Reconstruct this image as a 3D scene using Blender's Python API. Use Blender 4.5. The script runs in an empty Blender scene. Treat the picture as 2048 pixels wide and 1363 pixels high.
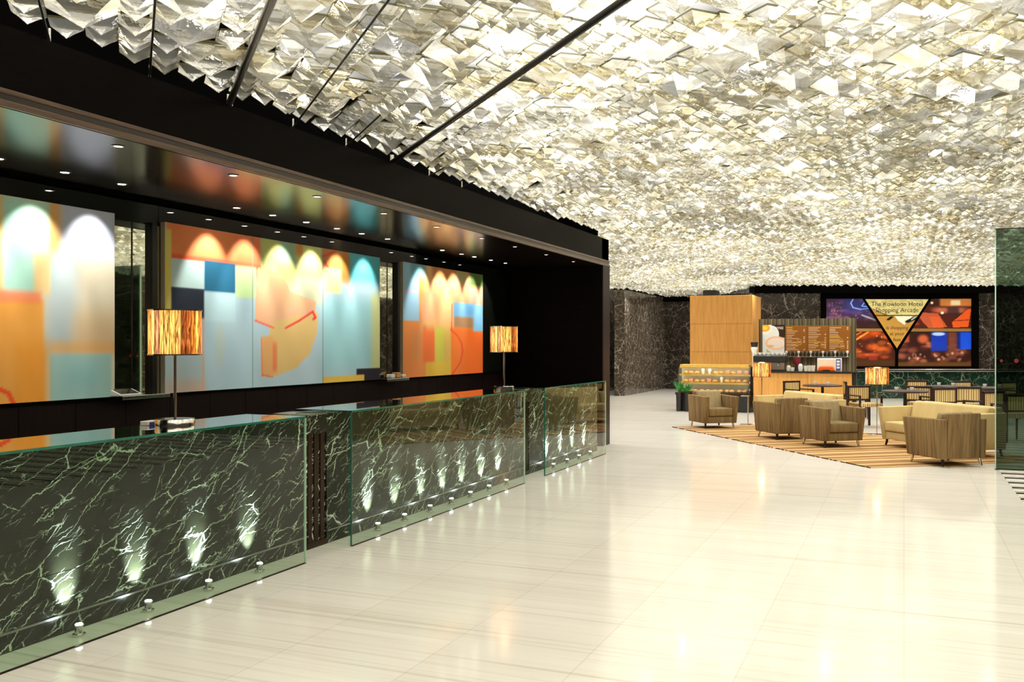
import bpy, bmesh, math, random
import numpy as np
from mathutils import Vector, Matrix
random.seed(7)
rng = np.random.default_rng(5)
SC = bpy.context.scene
COL = SC.collection
# ------------------------------------------------------------------ camera, world, exposure
FPX = 1870.0; YAW = math.atan(784/1870); CAMZ = 1.6
S_, C_ = math.sin(YAW), math.cos(YAW)
cam = bpy.data.cameras.new('camera'); cam.sensor_width = 36; cam.lens = FPX/2048*36
cam.shift_y = 8.5/2048; cam.clip_end = 200
co = bpy.data.objects.new('camera', cam); COL.objects.link(co)
co.location = (0, 0, CAMZ); co.rotation_euler = (math.pi/2, 0, YAW); SC.camera = co
w = bpy.data.worlds.new('world'); SC.world = w; w.use_nodes = True
w.node_tree.nodes['Background'].inputs[0].default_value = (1, .93, .82, 1)
w.node_tree.nodes['Background'].inputs[1].default_value = .03
SC.view_settings.view_transform = 'Standard'; SC.view_settings.look = 'None'
SC.view_settings.gamma = 1; SC.view_settings.exposure = 0.36
SC.view_settings.use_curve_mapping = False
cy = SC.cycles
cy.max_bounces = 9; cy.diffuse_bounces = 3; cy.glossy_bounces = 4; cy.transmission_bounces = 6
cy.transparent_max_bounces = 16; cy.sample_clamp_indirect = 6; cy.sample_clamp_direct = 0
cy.caustics_reflective = False; cy.caustics_refractive = True; cy.blur_glossy = 1.0
cy.use_denoising = True
CEIL_BASE = 1.02; CEIL_SPOT = 4.2; LOBBY = 24
SPOT_ART = 46; SPOT_DOWN = 3; SPOT_UP = 210

# ------------------------------------------------------------------ helpers
def W(px, D):                       # camera column + depth -> world xy
    lat = (px-1024)/FPX*D
    return (-S_*D+C_*lat, C_*D+S_*lat)
def onX(px, X):                     # world Y where camera column px meets the plane X
    t = (px-1024)/FPX; D = X/(-S_+C_*t); return C_*D+S_*t*D
def onY(px, Y):
    t = (px-1024)/FPX; D = Y/(C_+S_*t); return -S_*D+C_*t*D
def pxof(X, Y):
    D = -S_*X+C_*Y; return 1024+FPX*(C_*X+S_*Y)/D
def lin(c):
    c = np.asarray(c, float)/255.0
    return np.where(c <= .04045, c/12.92, ((c+.055)/1.055)**2.4)
def L3(r, g, b): return tuple(float(v) for v in lin((r, g, b)))
def tag(o, label=None, cat=None, group=None, kind=None):
    if label: o['label'] = label
    if cat: o['category'] = cat
    if group: o['group'] = group
    if kind: o['kind'] = kind
    return o
def empty(name, loc, rz=0, label=None, cat=None, group=None):
    o = bpy.data.objects.new(name, None); COL.objects.link(o); o.empty_display_size = .1
    o.location = loc; o.rotation_euler = (0, 0, rz); return tag(o, label, cat, group)
def link(name, me, m, parent=None, loc=(0,0,0), rz=0):
    o = bpy.data.objects.new(name, me); COL.objects.link(o)
    if m is not None and not me.materials: me.materials.append(m)
    o.location = loc; o.rotation_euler = (0, 0, rz)
    if parent: o.parent = parent
    return o
class MB:
    def __init__(s): s.bm = bmesh.new()
    def box(s, x0, x1, y0, y1, z0, z1, bev=0, seg=2):
        r = bmesh.ops.create_cube(s.bm, size=1)
        vs = r['verts']
        for v in vs:
            v.co = Vector(((x0+x1)/2+v.co.x*(x1-x0), (y0+y1)/2+v.co.y*(y1-y0), (z0+z1)/2+v.co.z*(z1-z0)))
        if bev:
            es = list({e for v in vs for e in v.link_edges})
            bmesh.ops.bevel(s.bm, geom=es, offset=bev, segments=seg, affect='EDGES', profile=.5)
        return s
    def hexa(s, pts, bev=0, seg=2):       # 8 points: bottom 4 ccw, top 4 ccw
        vs = [s.bm.verts.new(p) for p in pts]
        for f in ((3,2,1,0),(4,5,6,7),(0,1,5,4),(1,2,6,5),(2,3,7,6),(3,0,4,7)):
            s.bm.faces.new([vs[i] for i in f])
        if bev:
            es = list({e for v in vs for e in v.link_edges})
            bmesh.ops.bevel(s.bm, geom=es, offset=bev, segments=seg, affect='EDGES', profile=.5)
        return s
    def lathe(s, prof, n=24, cx=0, cy=0, cz=0):
        rings = []
        for r, z in prof:
            if r < 1e-6: rings.append([s.bm.verts.new((cx, cy, cz+z))])
            else: rings.append([s.bm.verts.new((cx+r*math.cos(2*math.pi*k/n), cy+r*math.sin(2*math.pi*k/n), cz+z)) for k in range(n)])
        for a, b in zip(rings[:-1], rings[1:]):
            for k in range(n):
                k2 = (k+1) % n
                if len(a) == 1 and len(b) == 1: continue
                if len(a) == 1: s.bm.faces.new((a[0], b[k2], b[k]))
                elif len(b) == 1: s.bm.faces.new((a[k], a[k2], b[0]))
                else: s.bm.faces.new((a[k], a[k2], b[k2], b[k]))
        return s
    def tube(s, pts, r, n=8):
        pts = [Vector(p) for p in pts]; rr = r if isinstance(r, (list, tuple)) else [r]*len(pts)
        prev = None
        for i, p in enumerate(pts):
            d = (pts[min(i+1, len(pts)-1)]-pts[max(i-1, 0)]).normalized()
            up = Vector((0,0,1)) if abs(d.z) < .9 else Vector((1,0,0))
            a = d.cross(up).normalized(); b = d.cross(a)
            ring = [s.bm.verts.new(p+(a*math.cos(2*math.pi*k/n)+b*math.sin(2*math.pi*k/n))*rr[i]) for k in range(n)]
            if prev:
                for k in range(n): s.bm.faces.new((prev[k], prev[(k+1)%n], ring[(k+1)%n], ring[k]))
            else: s.bm.faces.new(ring)
            prev = ring
        s.bm.faces.new(prev); return s
    def mesh(s, name, smooth=False):
        bmesh.ops.recalc_face_normals(s.bm, faces=s.bm.faces[:])
        me = bpy.data.meshes.new(name); s.bm.to_mesh(me); s.bm.free()
        if smooth:
            me.shade_smooth()
            try: me.set_sharp_from_angle(angle=math.radians(40))
            except Exception: pass
        return me
    def build(s, name, m, parent=None, loc=(0,0,0), rz=0, smooth=False):
        return link(name, s.mesh(name, smooth), m, parent, loc, rz)
def dup(root, loc, rz, label=None, group=None):
    r = root.copy(); COL.objects.link(r); r.location = loc; r.rotation_euler = (0, 0, rz)
    if label: r['label'] = label
    if group: r['group'] = group
    for ch in list(root.children):
        c = ch.copy(); COL.objects.link(c); c.parent = r
        for g in list(ch.children):
            d = g.copy(); COL.objects.link(d); d.parent = c
    return r
# ------------------------------------------------------------------ materials
def newmat(name):
    m = bpy.data.materials.new(name); m.use_nodes = True
    nt = m.node_tree; nt.nodes.clear(); out = nt.nodes.new('ShaderNodeOutputMaterial')
    return m, nt, out
def nd(nt, t, **kw):
    n = nt.nodes.new('ShaderNode'+t)
    for k, v in kw.items():
        if k.startswith('i_'):
            key = k[2:]; key = int(key) if key.isdigit() else key.replace('_', ' ')
            n.inputs[key].default_value = v
        else: setattr(n, k, v)
    return n
def mixc(nt, f, a, b, bt='MIX'):
    n = nt.nodes.new('ShaderNodeMix'); n.data_type = 'RGBA'; n.blend_type = bt
    for s, v in ((n.inputs[0], f), (n.inputs[6], a), (n.inputs[7], b)):
        if isinstance(v, bpy.types.NodeSocket): nt.links.new(v, s)
        elif isinstance(v, (tuple, list)): s.default_value = (*v[:3], 1)
        else: s.default_value = v
    return n.outputs[2]
def math_(nt, op, a, b=None, c=None):
    n = nt.nodes.new('ShaderNodeMath'); n.operation = op
    for i, v in enumerate((a, b, c)):
        if v is None: continue
        if isinstance(v, bpy.types.NodeSocket): nt.links.new(v, n.inputs[i])
        else: n.inputs[i].default_value = v
    return n.outputs[0]
def coords(nt, scale=(1,1,1), rot=(0,0,0), loc=(0,0,0), kind='Object'):
    tc = nt.nodes.new('ShaderNodeTexCoord'); mp = nt.nodes.new('ShaderNodeMapping')
    mp.inputs[1].default_value = loc; mp.inputs[2].default_value = rot; mp.inputs[3].default_value = scale
    nt.links.new(tc.outputs[kind], mp.inputs[0]); return mp.outputs[0]
def ramp(nt, f, stops):
    r = nt.nodes.new('ShaderNodeValToRGB'); e = r.color_ramp.elements
    while len(e) < len(stops): e.new(.5)
    for el, (p, c) in zip(e, stops):
        el.position = p; el.color = (*c, 1) if isinstance(c, (tuple, list)) else (c, c, c, 1)
    nt.links.new(f, r.inputs[0]); return r.outputs[0]
def princ(name, col, rough=.5, metal=0, spec=.5, coat=0, colsock=None, bump=None, emit=None, es=0):
    m, nt, out = newmat(name)
    p = nt.nodes.new('ShaderNodeBsdfPrincipled')
    p.inputs['Base Color'].default_value = (*col, 1); p.inputs['Roughness'].default_value = rough
    p.inputs['Metallic'].default_value = metal; p.inputs['Specular IOR Level'].default_value = spec
    p.inputs['Coat Weight'].default_value = coat; p.inputs['Coat Roughness'].default_value = .05
    if emit: p.inputs['Emission Color'].default_value = (*emit, 1); p.inputs['Emission Strength'].default_value = es
    nt.links.new(p.outputs[0], out.inputs[0]); m['p'] = p.name
    return m, nt, p
def simple(name, col, rough=.5, metal=0, spec=.5, coat=0, var=.12, vs=8):
    m, nt, p = princ(name, col, rough, metal, spec, coat)
    n = nd(nt, 'TexNoise', i_Scale=vs, i_Detail=4); nt.links.new(coords(nt), n.inputs['Vector'])
    c = mixc(nt, n.outputs[0], tuple(v*(1-var) for v in col), tuple(min(1, v*(1+var)) for v in col))
    nt.links.new(c, p.inputs['Base Color']); return m
def glossmat(name, tint, ior=1.5, mult=1.0, rough=0.0, gtint=(1,1,1)):   # thin architectural glass
    m, nt, out = newmat(name)
    tr = nd(nt, 'BsdfTransparent'); tr.inputs[0].default_value = (*tint, 1)
    gl = nd(nt, 'BsdfGlossy'); gl.inputs['Roughness'].default_value = rough; gl.inputs['Color'].default_value = (*gtint, 1)
    fr = nd(nt, 'Fresnel', i_IOR=ior); f = math_(nt, 'MULTIPLY', fr.outputs[0], mult)
    geo = nt.nodes.new('ShaderNodeNewGeometry')
    f2 = math_(nt, 'MULTIPLY', f, math_(nt, 'SUBTRACT', 1.0, geo.outputs['Backfacing']))
    mx = nd(nt, 'MixShader'); nt.links.new(f2, mx.inputs[0]); nt.links.new(tr.outputs[0], mx.inputs[1]); nt.links.new(gl.outputs[0], mx.inputs[2])
    nt.links.new(mx.outputs[0], out.inputs[0]); return m
def emis(name, col, st):
    m, nt, out = newmat(name); e = nd(nt, 'Emission', i_Strength=st); e.inputs[0].default_value = (*col, 1)
    nt.links.new(e.outputs[0], out.inputs[0]); return m
def marble(name, base, base2, vein, sc=1.0, amt=1.0, rough=.06, stretch=(1,1,1), rot=(0,0,0), joints=0, width=.035, spec=.5):
    m, nt, p = princ(name, base, rough, 0, spec)
    v0 = coords(nt, (1,1,1), rot)
    nz = nd(nt, 'TexNoise', i_Scale=2.6*sc, i_Detail=5, i_Roughness=.62); nt.links.new(v0, nz.inputs['Vector'])
    off = nt.nodes.new('ShaderNodeVectorMath'); off.operation = 'SCALE'; off.inputs[3].default_value = .22/sc
    nt.links.new(nz.outputs[1], off.inputs[0])
    ad = nt.nodes.new('ShaderNodeVectorMath'); ad.operation = 'ADD'; nt.links.new(v0, ad.inputs[0]); nt.links.new(off.outputs[0], ad.inputs[1])
    mp = nt.nodes.new('ShaderNodeMapping'); mp.inputs[3].default_value = stretch; nt.links.new(ad.outputs[0], mp.inputs[0]); v = mp.outputs[0]
    def cracks(scale, wd):
        n = nd(nt, 'TexVoronoi', feature='DISTANCE_TO_EDGE', i_Scale=scale*sc); nt.links.new(v, n.inputs['Vector'])
        q = math_(nt, 'SUBTRACT', 1.0, math_(nt, 'MINIMUM', math_(nt, 'DIVIDE', n.outputs['Distance'], wd), 1.0))
        return q
    def mask(scale, lo, hi, o):
        n3 = nd(nt, 'TexNoise', i_Scale=scale*sc, i_Detail=4); nt.links.new(coords(nt, (1,1,1), rot, (o,o*2,0)), n3.inputs['Vector'])
        b = nt.nodes.new('ShaderNodeRGBToBW'); nt.links.new(ramp(nt, n3.outputs[0], [(lo, 0.0), (hi, 1.0)]), b.inputs[0]); return b.outputs[0]
    a = math_(nt, 'MULTIPLY', cracks(1.1, width*.45), mask(3, .40, .56, 1))
    b = math_(nt, 'MULTIPLY', cracks(2.9, width*.8), mask(2.2, .45, .60, 4))
    c = math_(nt, 'MULTIPLY', cracks(6.5, width*.95), math_(nt, 'MULTIPLY', mask(4.5, .48, .62, 9), .7))
    tot = math_(nt, 'MINIMUM', math_(nt, 'MULTIPLY', math_(nt, 'ADD', math_(nt, 'ADD', a, b), c), amt), 1.0)
    n4 = nd(nt, 'TexNoise', i_Scale=3*sc, i_Detail=3); nt.links.new(v, n4.inputs['Vector'])
    col = mixc(nt, tot, mixc(nt, n4.outputs[0], base, base2), vein)
    if joints:
        sp = nt.nodes.new('ShaderNodeSeparateXYZ'); nt.links.new(coords(nt), sp.inputs[0])
        fr = math_(nt, 'FRACT', math_(nt, 'DIVIDE', sp.outputs[2], joints))
        col = mixc(nt, math_(nt, 'LESS_THAN', fr, .03), col, (0.002,.002,.002))
    nt.links.new(col, p.inputs['Base Color']); return m
def wood(name, c1, c2, rough=.35, scale=(1,1,14), spec=.5):
    m, nt, p = princ(name, c1, rough, 0, spec)
    v = coords(nt, scale)
    n = nd(nt, 'TexNoise', i_Scale=3, i_Detail=5, i_Roughness=.6, i_Distortion=.4); nt.links.new(v, n.inputs['Vector'])
    nt.links.new(mixc(nt, ramp(nt, n.outputs[0], [(.35, 0.), (.65, 1.)]), c1, c2), p.inputs['Base Color']); return m
def fabric(name, c1, c2, sc=30, rough=.9):
    m, nt, p = princ(name, c1, rough, 0, .2)
    v = coords(nt, (sc, sc, 1.2))
    n = nd(nt, 'TexNoise', i_Scale=1, i_Detail=3, i_Roughness=.6); nt.links.new(v, n.inputs['Vector'])
    nt.links.new(mixc(nt, ramp(nt, n.outputs[0], [(.35, 0.), (.65, 1.)]), c1, c2), p.inputs['Base Color'])
    n2 = nd(nt, 'TexNoise', i_Scale=260, i_Detail=2); nt.links.new(coords(nt), n2.inputs['Vector'])
    b = nd(nt, 'Bump', i_Strength=.15, i_Distance=.002); nt.links.new(n2.outputs[0], b.inputs['Height']); nt.links.new(b.outputs[0], p.inputs['Normal'])
    return m
def colattr(name, rough=.5, spec=.3, emit=0):
    m, nt, p = princ(name, (.5,.5,.5), rough, 0, spec)
    a = nt.nodes.new('ShaderNodeVertexColor'); a.layer_name = 'Col'
    nt.links.new(a.outputs[0], p.inputs['Base Color'])
    if emit: nt.links.new(a.outputs[0], p.inputs['Emission Color']); p.inputs['Emission Strength'].default_value = emit
    return m

MT = {}
# floor
m, nt, p = princ('pale_striated_marble', (.8,.76,.66), .115, 0, .5)
v = coords(nt, (.22, 15, 1), (0, 0, .012)); n = nd(nt, 'TexNoise', i_Scale=1.6, i_Detail=7, i_Roughness=.62); nt.links.new(v, n.inputs['Vector'])
v2 = coords(nt, (.12, 3.2, 1)); n2 = nd(nt, 'TexNoise', i_Scale=1.3, i_Detail=3); nt.links.new(v2, n2.inputs['Vector'])
c = mixc(nt, ramp(nt, n.outputs[0], [(.30, 0.), (.47, .8), (.7, 1.)]), L3(208,201,186), L3(242,238,230))
c = mixc(nt, ramp(nt, n2.outputs[0], [(.35, .0), (.7, .5)]), c, L3(248,245,238))
br = nd(nt, 'TexBrick', i_Scale=1.0, i_Mortar_Size=.004, i_Brick_Width=1.3, i_Row_Height=.75, i_Bias=0.); br.offset = .5
br.inputs['Color1'].default_value = (1,1,1,1); br.inputs['Color2'].default_value = (.955,.955,.94,1); br.inputs['Mortar'].default_value = (.86,.85,.80,1)
nt.links.new(coords(nt, (1,1,1), (0,0,math.pi/2)), br.inputs['Vector'])
c = mixc(nt, 1.0, c, br.outputs[0], 'MULTIPLY'); nt.links.new(c, p.inputs['Base Color'])
n5 = nd(nt, 'TexNoise', i_Scale=2.2, i_Detail=2); nt.links.new(coords(nt), n5.inputs['Vector'])
b = nd(nt, 'Bump', i_Strength=.08, i_Distance=.02); nt.links.new(n5.outputs[0], b.inputs['Height']); nt.links.new(b.outputs[0], p.inputs['Normal'])
MT['floor'] = m
MT['counter'] = marble('dark_green_veined_marble', (.006,.007,.004), (.018,.019,.010), L3(196,206,186), 2.0, 1.8, .24, (1,.40,1.6), (-.50,0,0), joints=.172, width=.023, spec=.28)
MT['greymarble'] = marble('grey_brown_veined_marble', L3(48,42,36), L3(78,70,60), L3(190,178,160), 2.6, .9, .12, (1,1,1), (0,.3,.4), width=.05)
MT['backmarble'] = marble('dark_brown_veined_marble', L3(26,22,20), L3(60,52,46), L3(160,150,138), 1.6, .9, .12, (1,1,1), (0,.5,.4), width=.04)
MT['greenmarble'] = marble('deep_green_veined_marble', L3(10,26,20), L3(26,56,44), L3(140,165,140), 1.5, .8, .12, (1,1,1), (0,.8,.2), width=.04)
MT['blackwood'] = wood('black_stained_wood', (.0016,.0010,.0009), (.0035,.0022,.0019), .5, (2, 2, 30), .04)
MT['soffit'] = wood('glossy_black_wood_ceiling', (.005,.0035,.0025), (.012,.008,.006), .18, (1, 14, 1), .9)
MT['winewood'] = wood('dark_wine_wood', (.008,.0035,.0035), (.013,.006,.0055), .4, (12, 12, 1), .2)
MT['trimwood'] = wood('brown_trim_wood', L3(70,50,36), L3(98,74,54), .3, (1, 1, 20))
MT['trimdark'] = wood('dark_trim_wood', L3(30,18,12), L3(44,28,18), .3, (1, 1, 20))
MT['honeywood'] = wood('honey_oak_veneer', L3(196,138,66), L3(212,158,84), .4, (9, 9, .6))
MT['void'] = simple('matt_black_paint', (.0015,.0014,.0013), .9, 0, .02)
MT['blackglass'] = simple('black_wall_glass', (.006,.007,.005), .03, 0, .9)
MT['mirror'] = simple('smoked_mirror', (.62,.64,.52), .02, 1, .5, var=.03)
MT['chrome'] = simple('polished_chrome', (.75,.73,.70), .12, 1, var=.05)
MT['bronze'] = simple('dark_bronze', L3(60,38,28), .2, .8)
MT['black'] = simple('black_plastic', (.012,.012,.012), .35)
MT['blackmetal'] = simple('black_painted_metal', (.01,.009,.008), .3, .3)
MT['white'] = simple('white_ceramic', (.8,.78,.74), .25, var=.04)
MT['cream'] = simple('cream_paint', L3(225,215,190), .5)
MT['yellowtop'] = simple('yellow_laminate', L3(205,165,60), .35)
MT['darktop'] = simple('dark_stone_top', L3(38,36,32), .12)
MT['darkwood'] = wood('dark_walnut', L3(34,16,12), L3(52,27,20), .5, (3,3,20), .25)
MT['olive'] = fabric('olive_striped_upholstery', L3(102,80,50), L3(134,110,72), 26)
MT['oliveseat'] = fabric('olive_seat_fabric', L3(108,90,58), L3(128,108,72), 12)
MT['backcush'] = fabric('taupe_cushion_fabric', L3(140,122,86), L3(158,140,104), 14)
MT['sofafab'] = fabric('golden_cream_upholstery', L3(190,168,116), L3(200,178,126), 5)
MT['orange'] = simple('orange_plastic', L3(235,95,20), .4)
MT['blue'] = simple('blue_print', L3(60,70,160), .5)
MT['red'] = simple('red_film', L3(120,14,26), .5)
MT['steel'] = simple('brushed_steel', (.35,.34,.33), .3, 1)
MT['leaf'] = simple('green_leaf', L3(40,130,50), .5, var=.4)
MT['terra'] = simple('dark_pot', L3(26,22,20), .5)
MT['pastry'] = simple('golden_pastry', L3(212,160,90), .6, var=.3, vs=30)
MT['pink'] = simple('pink_cream', L3(225,150,130), .5, var=.15)
MT['paper'] = simple('white_paper', L3(235,230,222), .6, var=.03)
MT['goldtext'] = simple('dark_lettering', L3(14,22,12), .5)
MT['canvasedge'] = simple('canvas_edge', L3(200,190,160), .7)
MT['glass'] = glossmat('green_tinted_glass', (.88,.94,.87), 1.5, .8)
MT['glasstop'] = glossmat('green_glass_top', (.55,.75,.66), 1.5, 1.9)
MT['caseglass'] = glossmat('clear_case_glass', (.93,.95,.92), 1.45, 1.0)
MT['screen'] = glossmat('dark_green_glass', (.30,.38,.32), 1.5, .9)
m, nt, p = princ('green_glass_edge', L3(10,84,64), .08, 0, .8); MT['edge'] = m
n = nd(nt, 'TexNoise', i_Scale=6, i_Detail=2); nt.links.new(coords(nt), n.inputs['Vector']); nt.links.new(mixc(nt, n.outputs[0], L3(4,60,46), L3(40,130,104)), p.inputs['Base Color'])
MT['paleedge'] = simple('pale_glass_edge', L3(170,205,180), .2)
MT['lens'] = emis('lamp_lens', (1, .93, .82), 30)
MT['lensdim'] = emis('dim_lamp_lens', (1, .80, .62), 5)
MT['lensup'] = emis('cool_lamp_lens', (.86, .93, 1), 40)
MT['caselight'] = emis('display_case_tube', (1, .93, .8), 9)
MT['col'] = colattr('painted_canvas', .75, .15)
MT['colsign'] = colattr('printed_board', .35, .3)
MT['colemit'] = colattr('emissive_print', .3, .3, .38)  # sign print also emits its own colours
# stone-strip lamp shade
m, nt, out = newmat('glowing_agate_strips')
tc = nt.nodes.new('ShaderNodeTexCoord'); sp = nt.nodes.new('ShaderNodeSeparateXYZ'); nt.links.new(tc.outputs['Object'], sp.inputs[0])
ang = math_(nt, 'ARCTAN2', sp.outputs[1], sp.outputs[0])
st = math_(nt, 'MULTIPLY', ang, 30/(2*math.pi)); fl = math_(nt, 'FLOOR', st); fr = math_(nt, 'FRACT', st)
wn = nt.nodes.new('ShaderNodeTexWhiteNoise'); wn.noise_dimensions = '1D'; nt.links.new(fl, wn.inputs['W'])
n = nd(nt, 'TexNoise', i_Scale=9, i_Detail=4, i_Distortion=1.2)
cmb = nt.nodes.new('ShaderNodeCombineXYZ'); nt.links.new(math_(nt, 'MULTIPLY', wn.outputs[0], 30), cmb.inputs[0]); nt.links.new(math_(nt, 'MULTIPLY', sp.outputs[2], .9), cmb.inputs[2]); nt.links.new(math_(nt, 'MULTIPLY', ang, 1.2), cmb.inputs[1])
nt.links.new(cmb.outputs[0], n.inputs['Vector'])
hue = ramp(nt, wn.outputs[0], [(0, (.20,.04,.01)), (.2, (.8,.22,.03)), (.4, (1,.55,.15)), (.6, (1,.42,.07)), (.8, (.9,.40,.18)), (1, (.16,.03,.012))])
val = ramp(nt, n.outputs[0], [(.34, .12), (.5, .8), (.66, 1.6)])
c = mixc(nt, 1.0, hue, val, 'MULTIPLY')
edge = math_(nt, 'GREATER_THAN', fr, .13); c = mixc(nt, edge, (.10,.02,.005), c)
hz = math_(nt, 'SUBTRACT', 1.25, math_(nt, 'MULTIPLY', math_(nt, 'ABSOLUTE', math_(nt, 'ADD', sp.outputs[2], 0.0)), 3.2))
e = nd(nt, 'Emission'); nt.links.new(c, e.inputs[0]); nt.links.new(math_(nt, 'MULTIPLY', hz, 1.7), e.inputs[1])
gl = nd(nt, 'BsdfGlossy', i_Roughness=.15); mx = nd(nt, 'MixShader'); mx.inputs[0].default_value = .06
nt.links.new(e.outputs[0], mx.inputs[1]); nt.links.new(gl.outputs[0], mx.inputs[2]); nt.links.new(mx.outputs[0], out.inputs[0]); MT['shade'] = m
# rippled crystal
m, nt, out = newmat('rippled_crystal_glass')
geo = nt.nodes.new('ShaderNodeNewGeometry')
n = nd(nt, 'TexNoise', i_Scale=7, i_Detail=3, i_Roughness=.55, i_Distortion=.9); nt.links.new(geo.outputs['Position'], n.inputs['Vector'])
nf = nd(nt, 'TexNoise', i_Scale=42, i_Detail=2); nt.links.new(geo.outputs['Position'], nf.inputs['Vector'])
hsum = math_(nt, 'ADD', n.outputs[0], math_(nt, 'MULTIPLY', nf.outputs[0], .22))
b = nd(nt, 'Bump', i_Strength=1.0, i_Distance=.009); nt.links.new(hsum, b.inputs['Height'])
n2 = nd(nt, 'TexNoise', i_Scale=3.1, i_Detail=3); nt.links.new(geo.outputs['Position'], n2.inputs['Vector'])
tint = ramp(nt, n2.outputs[0], [(.36, (.66,.58,.38)), (.50, (.93,.89,.74)), (.64, (1.,.99,.95))])
rf = nd(nt, 'BsdfRefraction', i_Roughness=.04, i_IOR=1.38); nt.links.new(tint, rf.inputs[0]); nt.links.new(b.outputs[0], rf.inputs['Normal'])
tr = nd(nt, 'BsdfTransparent'); tr.inputs[0].default_value = (.97,.95,.88,1)
mx = nd(nt, 'MixShader'); mx.inputs[0].default_value = .34; nt.links.new(rf.outputs[0], mx.inputs[1]); nt.links.new(tr.outputs[0], mx.inputs[2])
tl = nd(nt, 'BsdfTranslucent'); nt.links.new(tint, tl.inputs[0]); nt.links.new(b.outputs[0], tl.inputs['Normal'])
mx1 = nd(nt, 'MixShader'); mx1.inputs[0].default_value = .12; nt.links.new(mx.outputs[0], mx1.inputs[1]); nt.links.new(tl.outputs[0], mx1.inputs[2])
gl = nd(nt, 'BsdfGlossy', i_Roughness=.05); nt.links.new(b.outputs[0], gl.inputs['Normal'])
lw = nd(nt, 'LayerWeight', i_Blend=.35); nt.links.new(b.outputs[0], lw.inputs['Normal'])
fz = math_(nt, 'MULTIPLY', lw.outputs['Fresnel'], .55)
mx2 = nd(nt, 'MixShader'); nt.links.new(fz, mx2.inputs[0]); nt.links.new(mx1.outputs[0], mx2.inputs[1]); nt.links.new(gl.outputs[0], mx2.inputs[2])
nt.links.new(mx2.outputs[0], out.inputs[0]); MT['crystal'] = m
m, nt, out = newmat('crystal_rim'); p_ = nd(nt, 'BsdfDiffuse'); p_.inputs[0].default_value = (.16,.14,.07,1); t_ = nd(nt, 'BsdfTransparent'); t_.inputs[0].default_value = (.6,.58,.4,1); x_ = nd(nt, 'MixShader'); x_.inputs[0].default_value = .45
nt.links.new(p_.outputs[0], x_.inputs[1]); nt.links.new(t_.outputs[0], x_.inputs[2]); nt.links.new(x_.outputs[0], out.inputs[0]); MT['rim'] = m
# luminous backing of the crystal ceiling (lamp discs and soffit glow painted as emission)
m, nt, out = newmat('lamp_discs_and_painted_glow')
v = coords(nt, (1,1,1), (0,0,math.pi/4))
sp = nt.nodes.new('ShaderNodeSeparateXYZ'); nt.links.new(v, sp.inputs[0])
def cellf(sock, per):
    return math_(nt, 'ABSOLUTE', math_(nt, 'SUBTRACT', math_(nt, 'FRACT', math_(nt, 'DIVIDE', sock, per)), .5))
dx = math_(nt, 'MULTIPLY', cellf(sp.outputs[0], 1.08), 1.08); dy = math_(nt, 'MULTIPLY', cellf(sp.outputs[1], 1.08), 1.08)
dd = math_(nt, 'SQRT', math_(nt, 'ADD', math_(nt, 'MULTIPLY', dx, dx), math_(nt, 'MULTIPLY', dy, dy)))
lamp = math_(nt, 'LESS_THAN', dd, .17)
n = nd(nt, 'TexNoise', i_Scale=.8, i_Detail=2.5); nt.links.new(coords(nt), n.inputs['Vector'])
base = ramp(nt, n.outputs[0], [(.36, 0.14), (.48, .8), (.64, 2.2)])  # bright and dim glow patches put into the emission
rgb = nt.nodes.new('ShaderNodeRGBToBW'); nt.links.new(base, rgb.inputs[0])
tot = math_(nt, 'ADD', math_(nt, 'MULTIPLY', rgb.outputs[0], CEIL_BASE), math_(nt, 'MULTIPLY', lamp, CEIL_SPOT))
e = nd(nt, 'Emission'); e.inputs[0].default_value = (1, .965, .88, 1); nt.links.new(tot, e.inputs[1]); nt.links.new(e.outputs[0], out.inputs[0])
MT['lumin'] = m
# carpets
def stripes(name, ax, cols, per, rough=.95, rot=0):
    m, nt, p = princ(name, cols[0], rough, 0, .1)
    sp = nt.nodes.new('ShaderNodeSeparateXYZ'); nt.links.new(coords(nt, (1,1,1), (0,0,rot)), sp.inputs[0])
    fr = math_(nt, 'FRACT', math_(nt, 'DIVIDE', sp.outputs[ax], per))
    r = nt.nodes.new('ShaderNodeValToRGB'); r.color_ramp.interpolation = 'CONSTANT'; e = r.color_ramp.elements
    while len(e) < len(cols): e.new(.5)
    for i, (pos, cc) in enumerate(cols): e[i].position = pos; e[i].color = (*cc, 1)
    nt.links.new(fr, r.inputs[0])
    n = nd(nt, 'TexNoise', i_Scale=60, i_Detail=2); nt.links.new(coords(nt), n.inputs['Vector'])
    nt.links.new(mixc(nt, .25, r.outputs[0], mixc(nt, 1.0, r.outputs[0], n.outputs[1], 'MULTIPLY')), p.inputs['Base Color']); return m
def stripesafe(name, ax, cols, per):
    p0 = cols[0][1]
    m, nt, p = princ(name, p0, .95, 0, .1)
    sp = nt.nodes.new('ShaderNodeSeparateXYZ'); nt.links.new(coords(nt), sp.inputs[0])
    fr = math_(nt, 'FRACT', math_(nt, 'DIVIDE', sp.outputs[ax], per))
    r = nt.nodes.new('ShaderNodeValToRGB'); r.color_ramp.interpolation = 'CONSTANT'; e = r.color_ramp.elements
    while len(e) < len(cols): e.new(.5)
    for i, (pos, cc) in enumerate(cols): e[i].position = pos; e[i].color = (*cc, 1)
    nt.links.new(fr, r.inputs[0]); nt.links.new(r.outputs[0], p.inputs['Base Color']); return m
TAN, LT, DK = L3(150,112,70), L3(196,162,112), L3(84,56,34)
MT['rug'] = stripesafe('tan_striped_pile', 1, [(0, TAN), (.13, DK), (.17, LT), (.34, TAN), (.5, LT), (.58, DK), (.63, TAN), (.78, LT), (.9, L3(140,104,66))], .9)
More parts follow.
